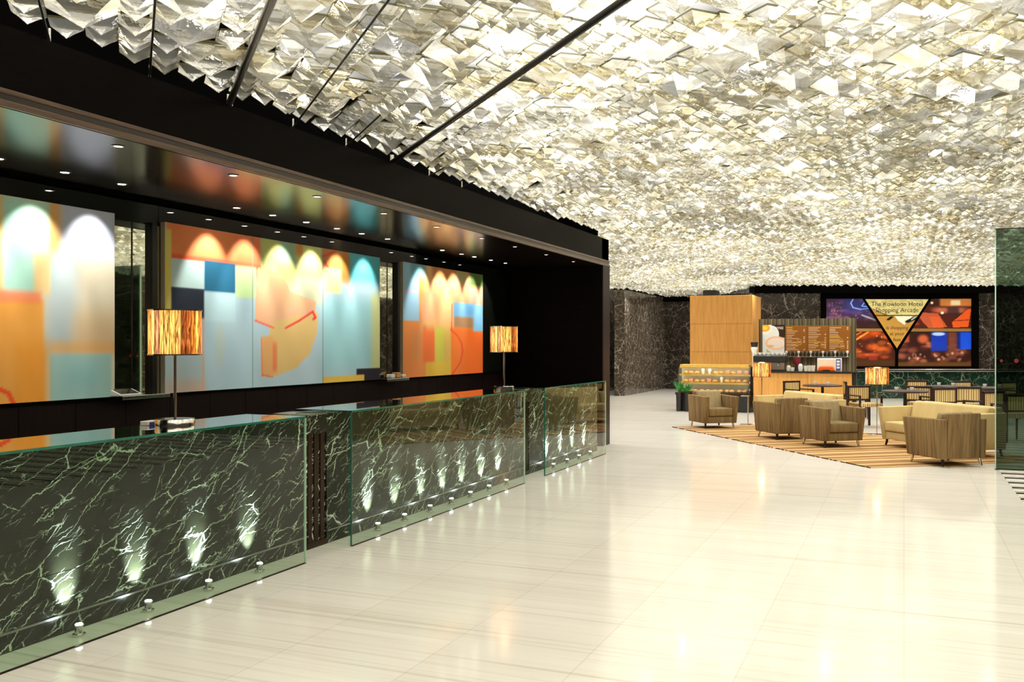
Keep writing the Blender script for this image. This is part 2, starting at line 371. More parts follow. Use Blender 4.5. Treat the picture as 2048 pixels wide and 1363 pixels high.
MT['carpet'] = stripesafe('black_and_white_striped_carpet', 1, [(0, L3(20,18,16)), (.3, L3(225,218,205)), (.42, L3(20,18,16)), (.52, L3(225,218,205)), (.8, L3(30,26,22)), (.88, L3(225,218,205))], .42)
MT['chairstripe'] = stripesafe('cream_striped_fabric', 0, [(0, L3(196,172,116)), (.3, L3(120,92,54)), (.45, L3(206,186,136)), (.75, L3(146,116,70))], .09)
MT['panelstripe'] = stripesafe('ribbed_grey_wood', 0, [(0, L3(84,76,58)), (.3, L3(108,100,78)), (.42, L3(70,64,50)), (.6, L3(98,90,70)), (.9, L3(128,120,98))], .21)

# ------------------------------------------------------------------ setting
def struct(name, mb, m, **k):
    o = mb.build(name, m, **k); o['kind'] = 'structure'; return o
XB = -6.08; XF = -4.42; YE = 14.24; YP = 14.6; ZS = 2.88; ZBK = 3.306; YN = -2.5
struct('floor', MB().box(-9.7, 6.2, -3, 36, -.1, 0), MT['floor'])
struct('ceiling', MB().box(-9.7, 6.2, -3, 36, 4.25, 4.35), MT['lumin'])
# black sheets added above the reception bulkhead to block the ceiling glow
struct('wall_blackout', MB().box(-5.25, -5.1, -3, 13.9, ZBK+.02, 4.24).box(-9.6, XF-.02, 14.02, 14.10, ZBK+.02, 4.24), MT['void'])
struct('trim_1', MB().box(-6.5, XF, -3, YP, ZS+.012, ZBK), MT['blackwood'])                    # bulkhead box over the desk
sl = MB()
for k in range(6):
    pass
struct('trim_2', MB().box(-5.98, XF-.03, -2.9, YE, ZS-.008, ZS+.010), MT['soffit'])            # glossy soffit board
struct('trim_3', MB().box(XF-.005, XF+.022, -3, YP+.02, ZS-.012, ZS+.022, .004).box(XF-.005, XF+.016, -3, YP+.02, ZS+.058, ZS+.085, .004), MT['trimwood'])
struct('trim_4', MB().box(XF-.004, XF+.008, -3, YP+.01, ZS+.022, ZS+.058), MT['trimdark'])
# back wall of reception: wine wood dado, black glass above
gx = MB()
ys = np.arange(-2.8, YE, .52)
for a in ys: gx.box(XB-.03, XB, a+.003, min(a+.517, YE-.005), 0, 1.16)
struct('wall_reception_lower', gx, MT['winewood'])
struct('wall_reception', MB().box(XB-.2, XB-.035, -3, YE, 0, ZBK), MT['void'])
ug = MB()
for a, b_ in ((-2.8, 3.3), (3.3, 5.3), (5.3, 6.42), (6.42, 8.6), (8.6, 10.15), (10.15, 12.2), (12.2, YE-.01)):
    ug.box(XB-.03, XB-.002, a+.004, b_-.004, 1.17, 2.83)
struct('trim_5', ug, MT['blackglass'])
struct('trim_6', MB().box(XB-.03, XB+.03, -2.8, YE-.02, 1.150, 1.166), MT['blackwood'])
struct('wall_end', MB().box(XB-.2, XF, YE, YP, 0, ZBK), MT['blackwood'])
struct('trim_7', MB().box(XF, XF+.02, YE-.01, YP, 0, ZS-.012, .003), MT['winewood'])
# far left passage
struct('wall_left', MB().box(-9.7, -9.5, YP, 36, 0, 4.2).box(-9.7, XB-.2, YP-.2, YP, 0, 4.2), MT['greymarble'])
struct('wall_far_left', MB().box(-8.47, -8.14, 28.6, 34, 0, 3.36), MT['greymarble'])
struct('wall_back', MB().box(-9.6, -2.0, 34, 34.2, 0, 4.2), MT['backmarble'])
struct('trim_8', MB().box(-8.5, -8.1, 28.55, 34.0, 3.36, 3.44).box(-8.14, -2, 33.7, 34, 3.20, 3.42), MT['void'])
struct('wall_right', MB().box(6.0, 6.2, -3, 36, 0, 4.2), MT['backmarble'])
struct('wall_front', MB().box(-6.3, 6.2, -3.2, -3.0, 0, 4.2), MT['backmarble'])
# poster wall, square to the camera axis
DW = 28.2
def wl(lat, d=0): return (-S_*(DW-d)+C_*lat, C_*(DW-d)+S_*lat)
ox, oy = wl(0)
def wall_local(mb, name, m, kind='structure', parent=None):
    o = mb.build(name, m, parent, (ox, oy, 0), YAW)
    if kind: o['kind'] = kind
    return o
wall_local(MB().box(7.22, 17.2, 0, .2, .82, 3.17), 'wall_far', MT['backmarble'])
wall_local(MB().box(7.22, 17.2, -.02, .2, 0, .80), 'wall_far_lower', MT['greenmarble'])
wall_local(MB().box(7.22, 17.2, -.35, .25, 3.17, 3.46), 'trim_9', MT['void'])
wall_local(MB().box(7.22, 17.2, -.16, .0, .805, .885, .01), 'trim_10', MT['chrome'])

# carpets
tag(MB().box(1.12, 5.9, 6.5, 13.44, 0.0, .008).build('striped_carpet', MT['carpet']), 'black and white striped carpet along the right edge in front of the dark glass screen', 'carpet')
E1 = Vector((-.6, .8)); E2 = Vector((.8, .6))
rc = Vector((-.40, 13.03)); ru = 6.3; rv = 2.9
cen = rc+E1*ru/2+E2*rv/2
rg = empty('lounge_rug', (cen.x, cen.y, 0), math.atan2(E2.y, E2.x), 'tan striped rug lying diagonally under the armchairs and sofas', 'rug')
MB().box(-rv/2, rv/2, -ru/2, ru/2, 0, .010, .003).build('pile', MT['rug'], rg)
fb = MB()
for k in range(150):
    yy = -ru/2+ru*k/150
    if random.random() < .6: fb.box(-rv/2-.012, -rv/2+.002, yy, yy+.03, 0, .012)
fb.build('edge_stitching', MT['bronze'], rg)

# ------------------------------------------------------------------ crystal ceiling
r_ = np.array([-1, 1])/math.sqrt(2); n_ = np.array([1, 1])/math.sqrt(2)
MOD = .54; CELL = .18
def inside(x, y, mg=0):
    if y > 14.75 and x < -9.0: return False
    if y < 15.1 and x < XF+.3-mg and y > 14.2: mg = mg+.0
    if y < -1.5: return False
    ok = (x > XF+.0+mg and y < 14.15) or (x > (-9.15 if y > 14.75 else -4.95)+mg and y >= 14.15)
    if not ok or x > 5.8-mg or y > 33.85-mg: return False
    D = -S_*x+C_*y; lat = C_*x+S_*y
    if D > DW-.4-mg and lat > 7.3-mg*.5: return False
    if y > 28.4 and x < -8.05+mg: return False
    return True
def pyr(s, h, rim):
    a = s/2*.985
    V = [(-a,-a,0),(a,-a,0),(a,a,0),(-a,a,0)]
    V += [(x, y, -rim) for x, y, z in V]
    q = a*.5
    V += [(-q,-q,-rim-h*.46),(q,-q,-rim-h*.46),(q,q,-rim-h*.46),(-q,q,-rim-h*.46)]
    V += [(0,0,-rim-h)]
    F = []
    for i in range(4):
        j = (i+1) % 4
        F += [(i, 4+i, 4+j, j)]
        F += [(4+i, 8+i, 8+j, 4+j), (8+i, 12, 8+j)]
    return np.array(V), F
bigV, bigF = pyr(.39, .155, .020)
smV, smF = pyr(.18, .085, .012)
rot45 = np.array([[r_[0], -r_[1]], [r_[1], r_[0]]])   # local x along r_
def placev(V, x, y, z, tx=0, ty=0):
    P = V.copy(); P[:, 2] += P[:, 0]*tx+P[:, 1]*ty
    xy = P[:, :2] @ rot45.T
    return np.column_stack([xy[:, 0]+x, xy[:, 1]+y, P[:, 2]+z])
bigs = []; smalls = []
for i in range(-30, 60):
    for j in range(-40, 60):
        n0 = .12+MOD*i; r0 = MOD*j
        cx_, cy_ = n_*(n0+MOD/2)+r_*(r0+MOD/2)
        if not inside(cx_, cy_, -.5): continue
        q = (i*3+j*5+int(random.random()*1.4)) % 4; bi, bj = q & 1, q >> 1
        bc = n_*(n0+CELL*(1+bi)) + r_*(r0+CELL*(1+bj))
        hasbig = inside(bc[0], bc[1], .10) and random.random() < .93
        if hasbig: bigs.append((bc[0], bc[1], 3.505+random.uniform(-.02, .015)))
        for a in range(3):
            for b2 in range(3):
                if hasbig and a in (bi, bi+1) and b2 in (bj, bj+1): continue
                c_ = n_*(n0+CELL*(a+.5))+r_*(r0+CELL*(b2+.5))
                if inside(c_[0], c_[1], .03): smalls.append((c_[0], c_[1], 3.445+random.uniform(-.03, .03)))
def screensize(b):
    x, y, z = b; D = -S_*x+C_*y
    if D < 1: return 0
    px = 1024+FPX*(C_*x+S_*y)/D; py = 690-FPX*(z-.1-CAMZ)/D
    return 1/D if -60 < px < 2110 and py > -40 else 0
bigs.sort(key=screensize, reverse=True)
me = bpy.data.meshes.new('glass_pyramid'); me.from_pydata([tuple(v) for v in bigV], [], bigF); me.materials.append(MT['crystal']); me.materials.append(MT['rim'])
me.polygons.foreach_set('material_index', [1 if k % 3 == 0 else 0 for k in range(len(bigF))])
c0 = None
for k, (x, y, z) in enumerate(bigs[:300]):
    o = bpy.data.objects.new('glass_pyramid', me) if c0 is None else c0.copy()
    c0 = c0 or o; COL.objects.link(o)
    o.location = (x, y, z); o.rotation_euler = (random.uniform(-.05, .05), random.uniform(-.05, .05), 3*math.pi/4)
    nn = (x+y)/math.sqrt(2); D = -S_*x+C_*y
    wh = ('left of the thick steel ceiling rod' if nn < .66 else 'between the thick steel rod and the long dark rod' if nn < 2.29 else
          'just right of the long dark rod' if nn < 4.2 else 'in the middle of the ceiling' if nn < 6.4 else 'in the right part of the ceiling')
    px_ = 1024+FPX*(C_*x+S_*y)/D; py_ = 690-FPX*(z-.1-CAMZ)/D
    if nn >= 4.2: wh = 'above '+('the far wooden end of the bulkhead' if px_ < 1300 else 'the oak cabinet' if px_ < 1540 else 'the menu boards' if px_ < 1720 else 'the arcade sign' if px_ < 1900 else 'the dark glass screen')
    wh += ', cut by top edge' if py_ < 25 else ', near the top edge' if py_ < 110 else ', a little farther off' if py_ < 165 else ', farthest off'
    tag(o, 'glass pyramid '+wh, 'glass pyramid', 'large glass pyramids '+wh)
def merged(items, V, F, name):
    vs = []; fs = []; off = 0
    for (x, y, z) in items:
        P = placev(V, x, y, z, random.uniform(-.07,.07), random.uniform(-.07,.07)); vs.append(P)
        fs += [tuple(i+off for i in f) for f in F]; off += len(P)
    return np.vstack(vs), fs
v1, f1 = merged(bigs[300:], bigV, bigF, 'a'); v2_, f2_ = merged(smalls, smV, smF, 'b')
me = bpy.data.meshes.new('crystal_field'); me.from_pydata(np.vstack([v1, v2_]).tolist(), [], f1+[tuple(i+len(v1) for i in f) for f in f2_])
me.materials.append(MT['crystal']); me.materials.append(MT['rim']); me.polygons.foreach_set('material_index', [1 if k % 3 == 0 else 0 for k in range(len(me.polygons))])
o = link('crystal_field', me, None); tag(o, 'field of small and distant glass pyramids filling the backlit crystal ceiling', 'ceiling crystals', None, 'stuff')
# unseen fill spots added under the crystals to brighten the lobby
for gx_ in np.arange(-7.7, 5.6, 2.2):
    for gy_ in np.arange(1.2, 33, 2.3):
        if not inside(gx_, gy_, .3): continue
        l = bpy.data.lights.new('lobby_fill', 'SPOT'); l.energy = LOBBY*(1 if gy_ < 12 else 3.4); l.spot_size = math.radians(150); l.spot_blend = 1; l.shadow_soft_size = .035; l.color = (1, .97, .93)
        o = bpy.data.objects.new('lobby_fill', l); COL.objects.link(o); o.location = (gx_+(.4 if int(gy_) % 2 else 0), gy_, 3.325)
# rods between the strips
def rod(nv, length, rad, name, m, label, zr=3.325, xs=-4.47, group=None):
    # start where the line n.p = nv meets X = xs
    y0 = nv*math.sqrt(2)-xs; p0 = Vector((xs, y0, zr)); d = Vector((r_[0], r_[1], 0))*-1
    root = empty(name, p0, 0, label, 'ceiling rod', group)
    MB().tube([(0,0,0), tuple(d*length)], rad, 10).build('rod', m, root, smooth=True)
    MB().tube([(0,0,-.012), (0,0,.07)], rad*1.25, 10).build('end_cap', MT['chrome'], root, smooth=True)
    MB().tube([(0,0,.0), (-.32,-.10,.02)], .004, 6).build('tie_wire', MT['chrome'], root)
    return root
rod(.66, 3.2, .024, 'hanging_rod', MT['steel'], 'thick polished steel rod at the upper left of the crystal ceiling')
rod(2.29, 6.5, .022, 'hanging_rod', MT['blackmetal'], 'long dark rod running diagonally across the crystal ceiling from above the tall wood bulkhead')
for nv, ll, lb in ((-.42, 1.8, 'thin dark rod at the far left end of the crystal ceiling'), (.12, 2.2, 'thin upright-looking dark rod left of the thick steel ceiling rod'),
                   (1.20, 3.4, 'thin dark rod right of the thick steel ceiling rod'), (1.74, 1.2, 'thin dark rod left of the long dark diagonal rod'),
                   (2.83, .5, 'short thin rod just right of the long dark diagonal rod'), (3.37, .4, 'short thin rod near the middle of the bulkhead edge')):
    rod(nv, ll, .007, 'hanging_rod', MT['blackmetal'], lb)

# ------------------------------------------------------------------ painted grids
def gridmesh(name, nu, nv, fn, fpos, m, parent, loc=(0,0,0), rz=0):
    us, vs = np.meshgrid(np.linspace(0, 1, nu), np.linspace(0, 1, nv), indexing='xy')
    u = us.ravel(); v = vs.ravel()
    me = bpy.data.meshes.new(name)
    idx = np.arange(nu*nv).reshape(nv, nu)
    F = np.stack([idx[1:, :-1], idx[1:, 1:], idx[:-1, 1:], idx[:-1, :-1]], -1).reshape(-1, 4)
    me.from_pydata(fpos(u, v).tolist(), [], F.tolist())
    c = np.clip(fn(u, v), 0, 255)
    if name == 'painted_surface': c = c*.9+25
    at = me.color_attributes.new('Col', 'FLOAT_COLOR', 'POINT')
    at.data.foreach_set('color', np.column_stack([lin(c), np.ones(len(u))]).ravel().astype(np.float32))
    return link(name, me, m, parent, loc, rz)
def sm(e0, e1, x): t = np.clip((x-e0)/(e1-e0+1e-9), 0, 1); return t*t*(3-2*t)
class Art:
    def __init__(s, x, t, base): s.x, s.t = x, t; s.c = np.tile(np.array(base, float), (len(x), 1))
    def put(s, k, c, a=1): k = (np.clip(k, 0, 1)*a)[:, None]; s.c = s.c*(1-k)+np.array(c, float)*k; return s
    def box(s, x0, x1, t0, t1, c, a=1, sx=8, st=.01):
        k = sm(x0-sx, x0+sx, s.x)*(1-sm(x1-sx, x1+sx, s.x))*sm(t0-st, t0+st, s.t)*(1-sm(t1-st, t1+st, s.t)); return s.put(k, c, a)
    def ell(s, cx, ct, rx, rt, c, a=1, soft=.3):
        d = np.sqrt(((s.x-cx)/rx)**2+((s.t-ct)/rt)**2); return s.put(1-sm(1-soft, 1+soft*.3, d), c, a)
    def poly(s, pts, c, a=1):
        ins = np.zeros(len(s.x), bool); n = len(pts)
        for i in range(n):
            x0, y0 = pts[i]; x1, y1 = pts[(i+1) % n]
            cond = ((y0 > s.t) != (y1 > s.t)) & (s.x < (x1-x0)*(s.t-y0)/(y1-y0+1e-12)+x0); ins ^= cond
        return s.put(ins.astype(float), c, a)
    def line(s, pts, wx, wt, c, a=1):
        for (x0, t0), (x1, t1) in zip(pts[:-1], pts[1:]):
            for q in np.linspace(0, 1, 30): s.ell(x0+(x1-x0)*q, t0+(t1-t0)*q, wx, wt, c, a*.5, .6)
        return s
    def noise(s, amp, fx, ft, seed=0):
        r = np.random.default_rng(seed); k = np.zeros(len(s.x))
        for _ in range(14):
            a, b, p = r.normal(0, fx), r.normal(0, ft), r.uniform(0, 6.28); k += np.sin(s.x*a+s.t*b+p)
        s.c = s.c+(k/4*amp)[:, None]; return s
def artpos(y0, y1, xf, z0, z1): return lambda u, v: np.column_stack([np.full(len(u), xf), y0+(y1-y0)*u, z1-(z1-z0)*v])
def pxv(Y, X): D = -S_*X+C_*Y; return 1024+FPX*(C_*X+S_*Y)/D
XP = XB+.055
def painting(y0, y1, name, label, fn, nu):
    z0, z1 = 1.175, 2.69
    root = empty(name, (XB, (y0+y1)/2, z0), 0, label, 'painting')
    yc = (y0+y1)/2
    MB().box(0, XP-XB-.002, y0-yc, y1-yc, 0, z1-z0, .003).build('canvas_frame', MT['canvasedge'], root)
    gridmesh('painted_surface', nu, 120, lambda u, v: fn(pxv(y0+(y1-y0)*u, XP), v), artpos(y0-yc, y1-yc, XP-XB+.001, 0, z1-z0), MT['col'], root)
    return root
def art1(px, t):
    x = px*3.03; a = Art(x, t, (214,208,180))
    a.box(-400, 20, 0, .47, (225,190,110), 1, 20, .02)
    a.box(20, 330, 0, .46, (160,212,190), 1, 30, .03).box(150, 330, .0, .3, (190,205,170), .4, 60, .1)
    a.box(300, 372, -.05, .27, (214,152,72), .9, 25, .06).box(372, 720, -.05, .3, (160,172,200), .8, 40, .06)
    a.box(430, 720, .26, .6, (216,206,176), .8, 60, .08).box(280, 470, .25, .78, (158,178,184), .8, 60, .08)
    a.box(205, 305, .27, .47, (232,190,120), .9, 20, .03)
    a.box(440, 720, .55, .76, (206,170,120), .8, 60, .1).box(300, 720, .70, .765, (224,160,80), .7, 30, .03)
    a.box(300, 675, .765, 1.1, (150,192,184), 1, 12, .012).box(380, 600, .82, .95, (120,182,186), .5, 60, .06)
    a.box(-500, 265, .49, 1.1, (232,156,56), 1, 20, .02).box(100, 290, .70, 1.1, (226,140,30), .8, 40, .08)
    a.box(-300, 250, .455, .51, (242,118,70), .8, 20, .02)
    a.line([(0, .93), (50, .95), (80, 1.0)], 16, .012, (238,70,20)).noise(3, .02, 9, 3)
    return a.c
def art2(px, t):
    x = (px-320)*3.685; a = Art(x, t, (168,200,210))
    a.box(700, 1200, .6, 1.1, (176,200,208), .6, 60, .1).box(1200, 1580, .35, .9, (140,206,210), .7, 60, .1)
    a.box(40, 330, .8, 1.1, (170,184,180), .6, 40, .1)
    a.box(740, 1010, -.1, .30, (186,190,96), .95, 25, .05).box(880, 1000, -.1, .14, (130,176,150), .8, 30, .04)
    a.box(1005, 1200, -.1, .25, (206,206,110), .9, 25, .05).box(1000, 1050, -.1, .08, (214,120,50), .8, 15, .03)
    a.box(1195, 1400, -.1, .22, (200,124,50), .95, 20, .05).box(1390, 1640, -.1, .22, (70,176,186), .95, 20, .06)
    a.box(1340, 1400, .02, .24, (170,104,26), .7, 15, .05)
    a.box(760, 860, .2, .5, (160,206,190), .7, 30, .08).box(860, 1200, .25, .42, (214,200,140), .7, 50, .06)
    a.box(45, 740, -.1, .2, (236,128,70), 1, 6, .012).box(45, 740, .18, .212, (240,76,36), .9, 10, .012)
    a.box(560, 740, .02, .3, (214,96,50), .6, 30, .06)
    a.box(30, 84, .04, .55, (216,200,96), 1, 5, .01)
    a.box(84, 327, .205, .378, (178,208,204), 1, 4, .006).box(327, 553, .195, .385, (16,84,116), 1, 4, .006)
    a.box(82, 326, .375, .556, (20,28,40), 1, 4, .006).box(327, 556, .39, .57, (176,210,216), 1, 8, .01)
    a.box(558, 706, .205, .41, (188,216,150), 1, 8, .012)
    a.box(410, 470, .6, .85, (190,196,170), .5, 20, .06)
    a.poly([(702,.43), (722,.2), (900,.22), (960,.34), (1150,.40), (1140,.50), (922,.60), (862,.62), (835,.6), (700,.55)], (236,168,116), .9)
    a.poly([(860,.55), (1165,.47), (1160,.62), (1105,.78), (1005,.88), (862,.93), (748,.925), (748,.67), (805,.65), (812,.58)], (224,186,110), 1)
    a.box(748, 835, .66, .925, (232,160,92), .7, 8, .01)
    a.box(830, 862, .70, .9, (238,110,60), .8, 10, .03)
    a.line([(700,.555), (835,.60)], 10, .009, (240,86,60)).line([(748,.67), (752,.92), (830,.935)], 7, .007, (236,110,50))
    a.line([(925,.60), (1025,.545), (1125,.475), (1145,.515), (1130,.53)], 9, .010, (232,48,40))
    a.line([(1200,.06), (1290,.01)], 12, .01, (222,70,40)).line([(1215,.1), (1240,.14)], 10, .01, (222,70,40))
    a.box(1205, 1335, .14, .325, (236,212,136), .95, 8, .012)
    a.box(1560, 1660, .3, 1.1, (206,206,120), .8, 30, .05).box(45, 330, .93, 1.1, (216,150,110), .45, 40, .04)
    a.box(310, 326, .55, 1.1, (230,150,110), .6, 6, .02)
    a.box(1200, 1505, .955, 1.1, (224,186,62), 1, 6, .008).box(1448, 1640, .905, 1.1, (24,18,28), 1, 4, .006).box(1390,1505,.953,1.1,(228,190,70),1,4,.006)
    a.box(680, 686, -.1, 1.1, (90,130,120), .8, 2, .01).box(1197, 1203, -.1, 1.1, (90,130,120), .8, 2, .01)
    a.noise(3, .02, 9, 4); return a.c
def art3(px, t):
    x = (px-770)*4.87; a = Art(x, t, (232,132,60))
    a.box(350, 700, -.1, .6, (228,176,112), .9, 40, .06).box(360, 500, .22, .5, (238,160,110), .8, 20, .03)
    a.box(150, 332, -.1, .505, (146,194,222), 1, 10, .012).box(170, 345, .235, .262, (206,170,180), .7, 10, .012)
    a.box(250, 400, -.1, .12, (84,150,160), .8, 25, .04).box(460, 700, -.1, .10, (170,96,40), .8, 25, .04).box(330, 380, .12, .3, (196,140,60), .8, 20, .05)
    a.box(670, 850, .05, .31, (226,170,120), .8, 30, .05).box(820, 980, -.1, .14, (52,96,34), .9, 25, .04).box(700, 800, -.1, .10, (120,160,110), .6, 25, .04)
    a.box(820, 980, .14, .32, (216,170,140), .9, 20, .04)
    a.box(665, 862, .305, .45, (116,178,220), 1, 10, .012).box(845, 980, .31, .58, (118,184,224), 1, 10, .012).box(790, 860, .32, .42, (84,156,210), .7, 25, .04)
    a.box(672, 862, .445, .55, (166,122,80), .95, 14, .02)
    a.box(635, 860, .55, 1.1, (240,112,32), 1, 12, .02).box(780, 980, .585, 1.1, (246,98,20), 1, 40, .02)
    a.box(370, 482, .54, .88, (234,96,36), .8, 16, .03).box(270, 350, .6, .85, (214,140,80), .6, 20, .04).box(400, 640, .5, .58, (226,170,90), .6, 20, .03)
    a.box(486, 585, .55, 1.1, (196,190,62), .95, 8, .02).box(585, 642, .56, 1.1, (216,176,80), .9, 8, .02).box(395, 640, .87, 1.1, (222,178,50), .9, 10, .015)
    a.line([(652,.33), (650,.50), (648,.58)], 7, .006, (238,60,40)).line([(640,.575), (700,.62), (745,.70), (757,.78), (735,.88), (690,.95), (650,1.0)], 8, .007, (240,54,30))
    a.noise(3, .02, 9, 5); return a.c
painting(3.45, onX(229, XP), 'abstract_painting', 'large abstract painting in mint, grey and orange at the left edge of the reception wall', art1, 160)
painting(onX(330, XP), onX(759.5, XP), 'abstract_painting', 'widest abstract painting with dark blue squares, orange band and yellow half circle', art2, 300)
painting(onX(806, XP), onX(965.5, XP), 'abstract_painting', 'abstract painting in bright orange with light blue blocks at the right end of the wall', art3, 200)

# mirrored niches between the paintings
def niche(y0, y1, label):
    root = empty('wall_mirror', (XB, (y0+y1)/2, 1.17), 0, label, 'mirror')
    h = (y1-y0)/2
    MB().box(.001, .008, -h, h, .01, 1.48).build('mirror_pane', MT['mirror'], root)
    MB().box(.0, .05, h-.13, h-.075, 0, 1.50, .003).build('dark_post', MT['blackmetal'], root)
    MB().box(.008, .014, -h*.1-.006, -h*.1+.002, .01, 1.48).build('pane_joint', MT['blackmetal'], root)
    MB().box(.0, .17, -h, h-.04, -.02, .012, .003).build('sill', MT['chrome'], root)
niche(5.84, 6.42, 'narrow smoked mirror with a silver sill between the first and second paintings')
niche(10.10, 10.70, 'narrow smoked mirror with a silver sill between the second and third paintings')
tb = empty('tablet_stand', (XB+.095, onX(252, XB+.1), 1.184), 0, 'small grey tablet in a white frame on the sill of the left wall mirror', 'tablet')
MB().hexa([(-.05,-.12,0), (.06,-.12,0), (.06,.12,0), (-.05,.12,0), (-.05,-.12,.05), (.06,-.12,.01), (.06,.12,.01), (-.05,.12,.05)]).build('white_frame', MT['paper'], tb)
MB().hexa([(-.042,-.10,.048), (.05,-.10,.014), (.05,.10,.014), (-.042,.10,.048), (-.042,-.10,.051), (.05,-.10,.017), (.05,.10,.017), (-.042,.10,.051)]).build('grey_screen', MT['darktop'], tb)
for k, (dy, h_) in enumerate(((.0, .05), (.14, .07), (.28, .04))):
    tag(MB().box(-.04, .04, -.05, .05, 0, h_, .01).build('small_box', MT['paper' if k != 1 else 'pastry'], None, (XB+.09, 10.32+dy, 1.184)),
        ['small white box at the left on the sill of the right wall mirror', 'small tan box in the middle of the right mirror sill', 'flat white box nearest the dark post on the right mirror sill'][k], 'box')

# ------------------------------------------------------------------ reception counters
XG = -4.05; XM = -4.30; XR = -4.62; ZC = 1.08
def counter(y0, y1, my0, my1, label):
    root = empty('reception_counter', (XG, (y0+y1)/2, 0), 0, label, 'reception counter', 'glass fronted reception counters'); yc = (y0+y1)/2
    MB().box(XR-XG, XM-XG, my0-yc, my1-yc, .0, ZC-.03).build('marble_body', MT['counter'], root)
    MB().box(XM-XG, XM-XG+.012, my0-yc, my1-yc, .10, .112).build('kick_line', MT['steel'], root)
    MB().box(-.014, 0, y0-yc, y1-yc, 0.006, ZC-.014).build('glass_front', MT['glass'], root)
    e = MB().box(-.0145, .0005, y0-yc-.003, y0-yc+.002, .006, ZC-.014).build('glass_edge', MT['edge'], root)
    MB().box(-.0145, .0005, y1-yc-.004, y1-yc+.003, .006, ZC-.014).build('glass_edge', MT['paleedge'], root)
    t = MB().box(XR-XG+.03, -.001, y0-yc, y1-yc, ZC-.012, ZC).build('glass_top', MT['glasstop'], root)
    MB().box(-.002, .0015, y0-yc-.002, y1-yc+.002, ZC-.014, ZC+.0005).build('top_front_edge', MT['edge'], root)
    MB().box(-.016, .003, y0-yc, y1-yc, -.001, .005).build('base_channel', MT['bronze'], root)
    for yy in np.arange(y0+.15, y1-.1, (y1-y0-.3)/3.0):
        MB().box(XM-XG-.05, XM-XG-.02, yy-yc-.012, yy-yc+.012, ZC-.032, ZC-.012, .002).build('glass_bracket', MT['chrome'], root)
    return root
counter(1.6, 5.746, 1.3, 6.12, 'nearest dark green marble reception counter with glass front, at the left edge of the picture')
counter(6.368, 10.05, 6.385, 10.655, 'middle dark green marble reception counter with glass front and seven uplights')
counter(10.71, 13.24, 10.805, 13.6, 'farthest and shortest reception counter with glass front against the black end wall')
def linksec(y0, y1, label):
    yc = (y0+y1)/2; h = (y1-y0)/2-.003
    root = empty('reception_link', (XM-.012, yc, 0), 0, label, 'counter link', 'marble links between the counters')
    MB().box(XR-XM, 0, -h, h, .0, .90).build('marble_panel', MT['counter'], root)
    MB().box(XR-XM, .012, -h, h, .90, ZC-.035).build('marble_cap', MT['counter'], root)
    MB().box(XR-XM, .014, -h, h, ZC-.034, ZC-.022).build('cap_edge', MT['chrome'], root)
    for k in range(3): MB().box(.0, .009, -h*.92+k*h*.66, -h*.92+k*h*.66+h*.42, .0, .90, .003).build('bronze_post', MT['bronze'], root)
    MB().box(.0, .014, -h, h, .0, .05).build('kick_plate', MT['bronze'], root)
linksec(6.12, 6.385, 'recessed marble link with bronze posts between the nearest and middle counters')
linksec(10.655, 10.805, 'recessed marble link with bronze posts between the middle and farthest counters')

def spot(loc, target, power, angle, blend, col, radius=.02):
    l = bpy.data.lights.new('spot', 'SPOT'); l.energy = power; l.spot_size = math.radians(angle); l.spot_blend = blend
    l.color = col; l.shadow_soft_size = radius
    o = bpy.data.objects.new('spot_light', l); COL.objects.link(o); o.location = loc
    d = Vector(target)-Vector(loc); o.rotation_euler = d.to_track_quat('-Z', 'Y').to_euler(); return o
# uplights on the floor between glass and marble
up0 = empty('floor_uplight', (0,0,0), 0, 'x', 'uplight')
MB().lathe([(0,0), (.035,0), (.035,.012), (.022,.016), (.02,.05), (.026,.056), (.026,.062), (0,.062)], 16).build('housing', MT['chrome'], up0, smooth=True)
MB().lathe([(0,.0625), (.02,.0625), (.018,.067), (0,.068)], 16).build('lamp_lens', MT['lensup'], up0, smooth=True)
ORD = ['first','second','third','fourth','fifth','sixth','seventh','eighth','ninth','tenth','eleventh','twelfth','thirteenth','fourteenth','fifteenth','sixteenth']
first = True
for pxs, lb, gp in (([-130, 130, 270, 392, 495], 'chrome uplight with a cool beam behind the nearest counter glass', 'uplights of the nearest counter'),
                ([735, 789, 841, 884, 923, 961, 996], 'chrome uplight with a cool beam behind the middle counter glass', 'uplights of the middle counter'),
                ([1092, 1120, 1144, 1167], 'chrome uplight with a cool beam behind the farthest counter glass', 'uplights of the farthest counter')):
    lb0 = lb
    for kk, px in enumerate(pxs):
        lb = ORD[kk]+' from left, '+lb0.replace(' with a cool beam', ''); y = onX(px, XM)
        if first: o = up0; o.location = (-4.195, y, 0); o['label'] = lb; o['group'] = gp; first = False
        else: o = dup(up0, (-4.195, y, 0), 0, lb, gp)
        spot((-4.195, y, .085), (-4.30, y, .26), SPOT_UP, 50, 1.0, (.78,.84,1), .012)

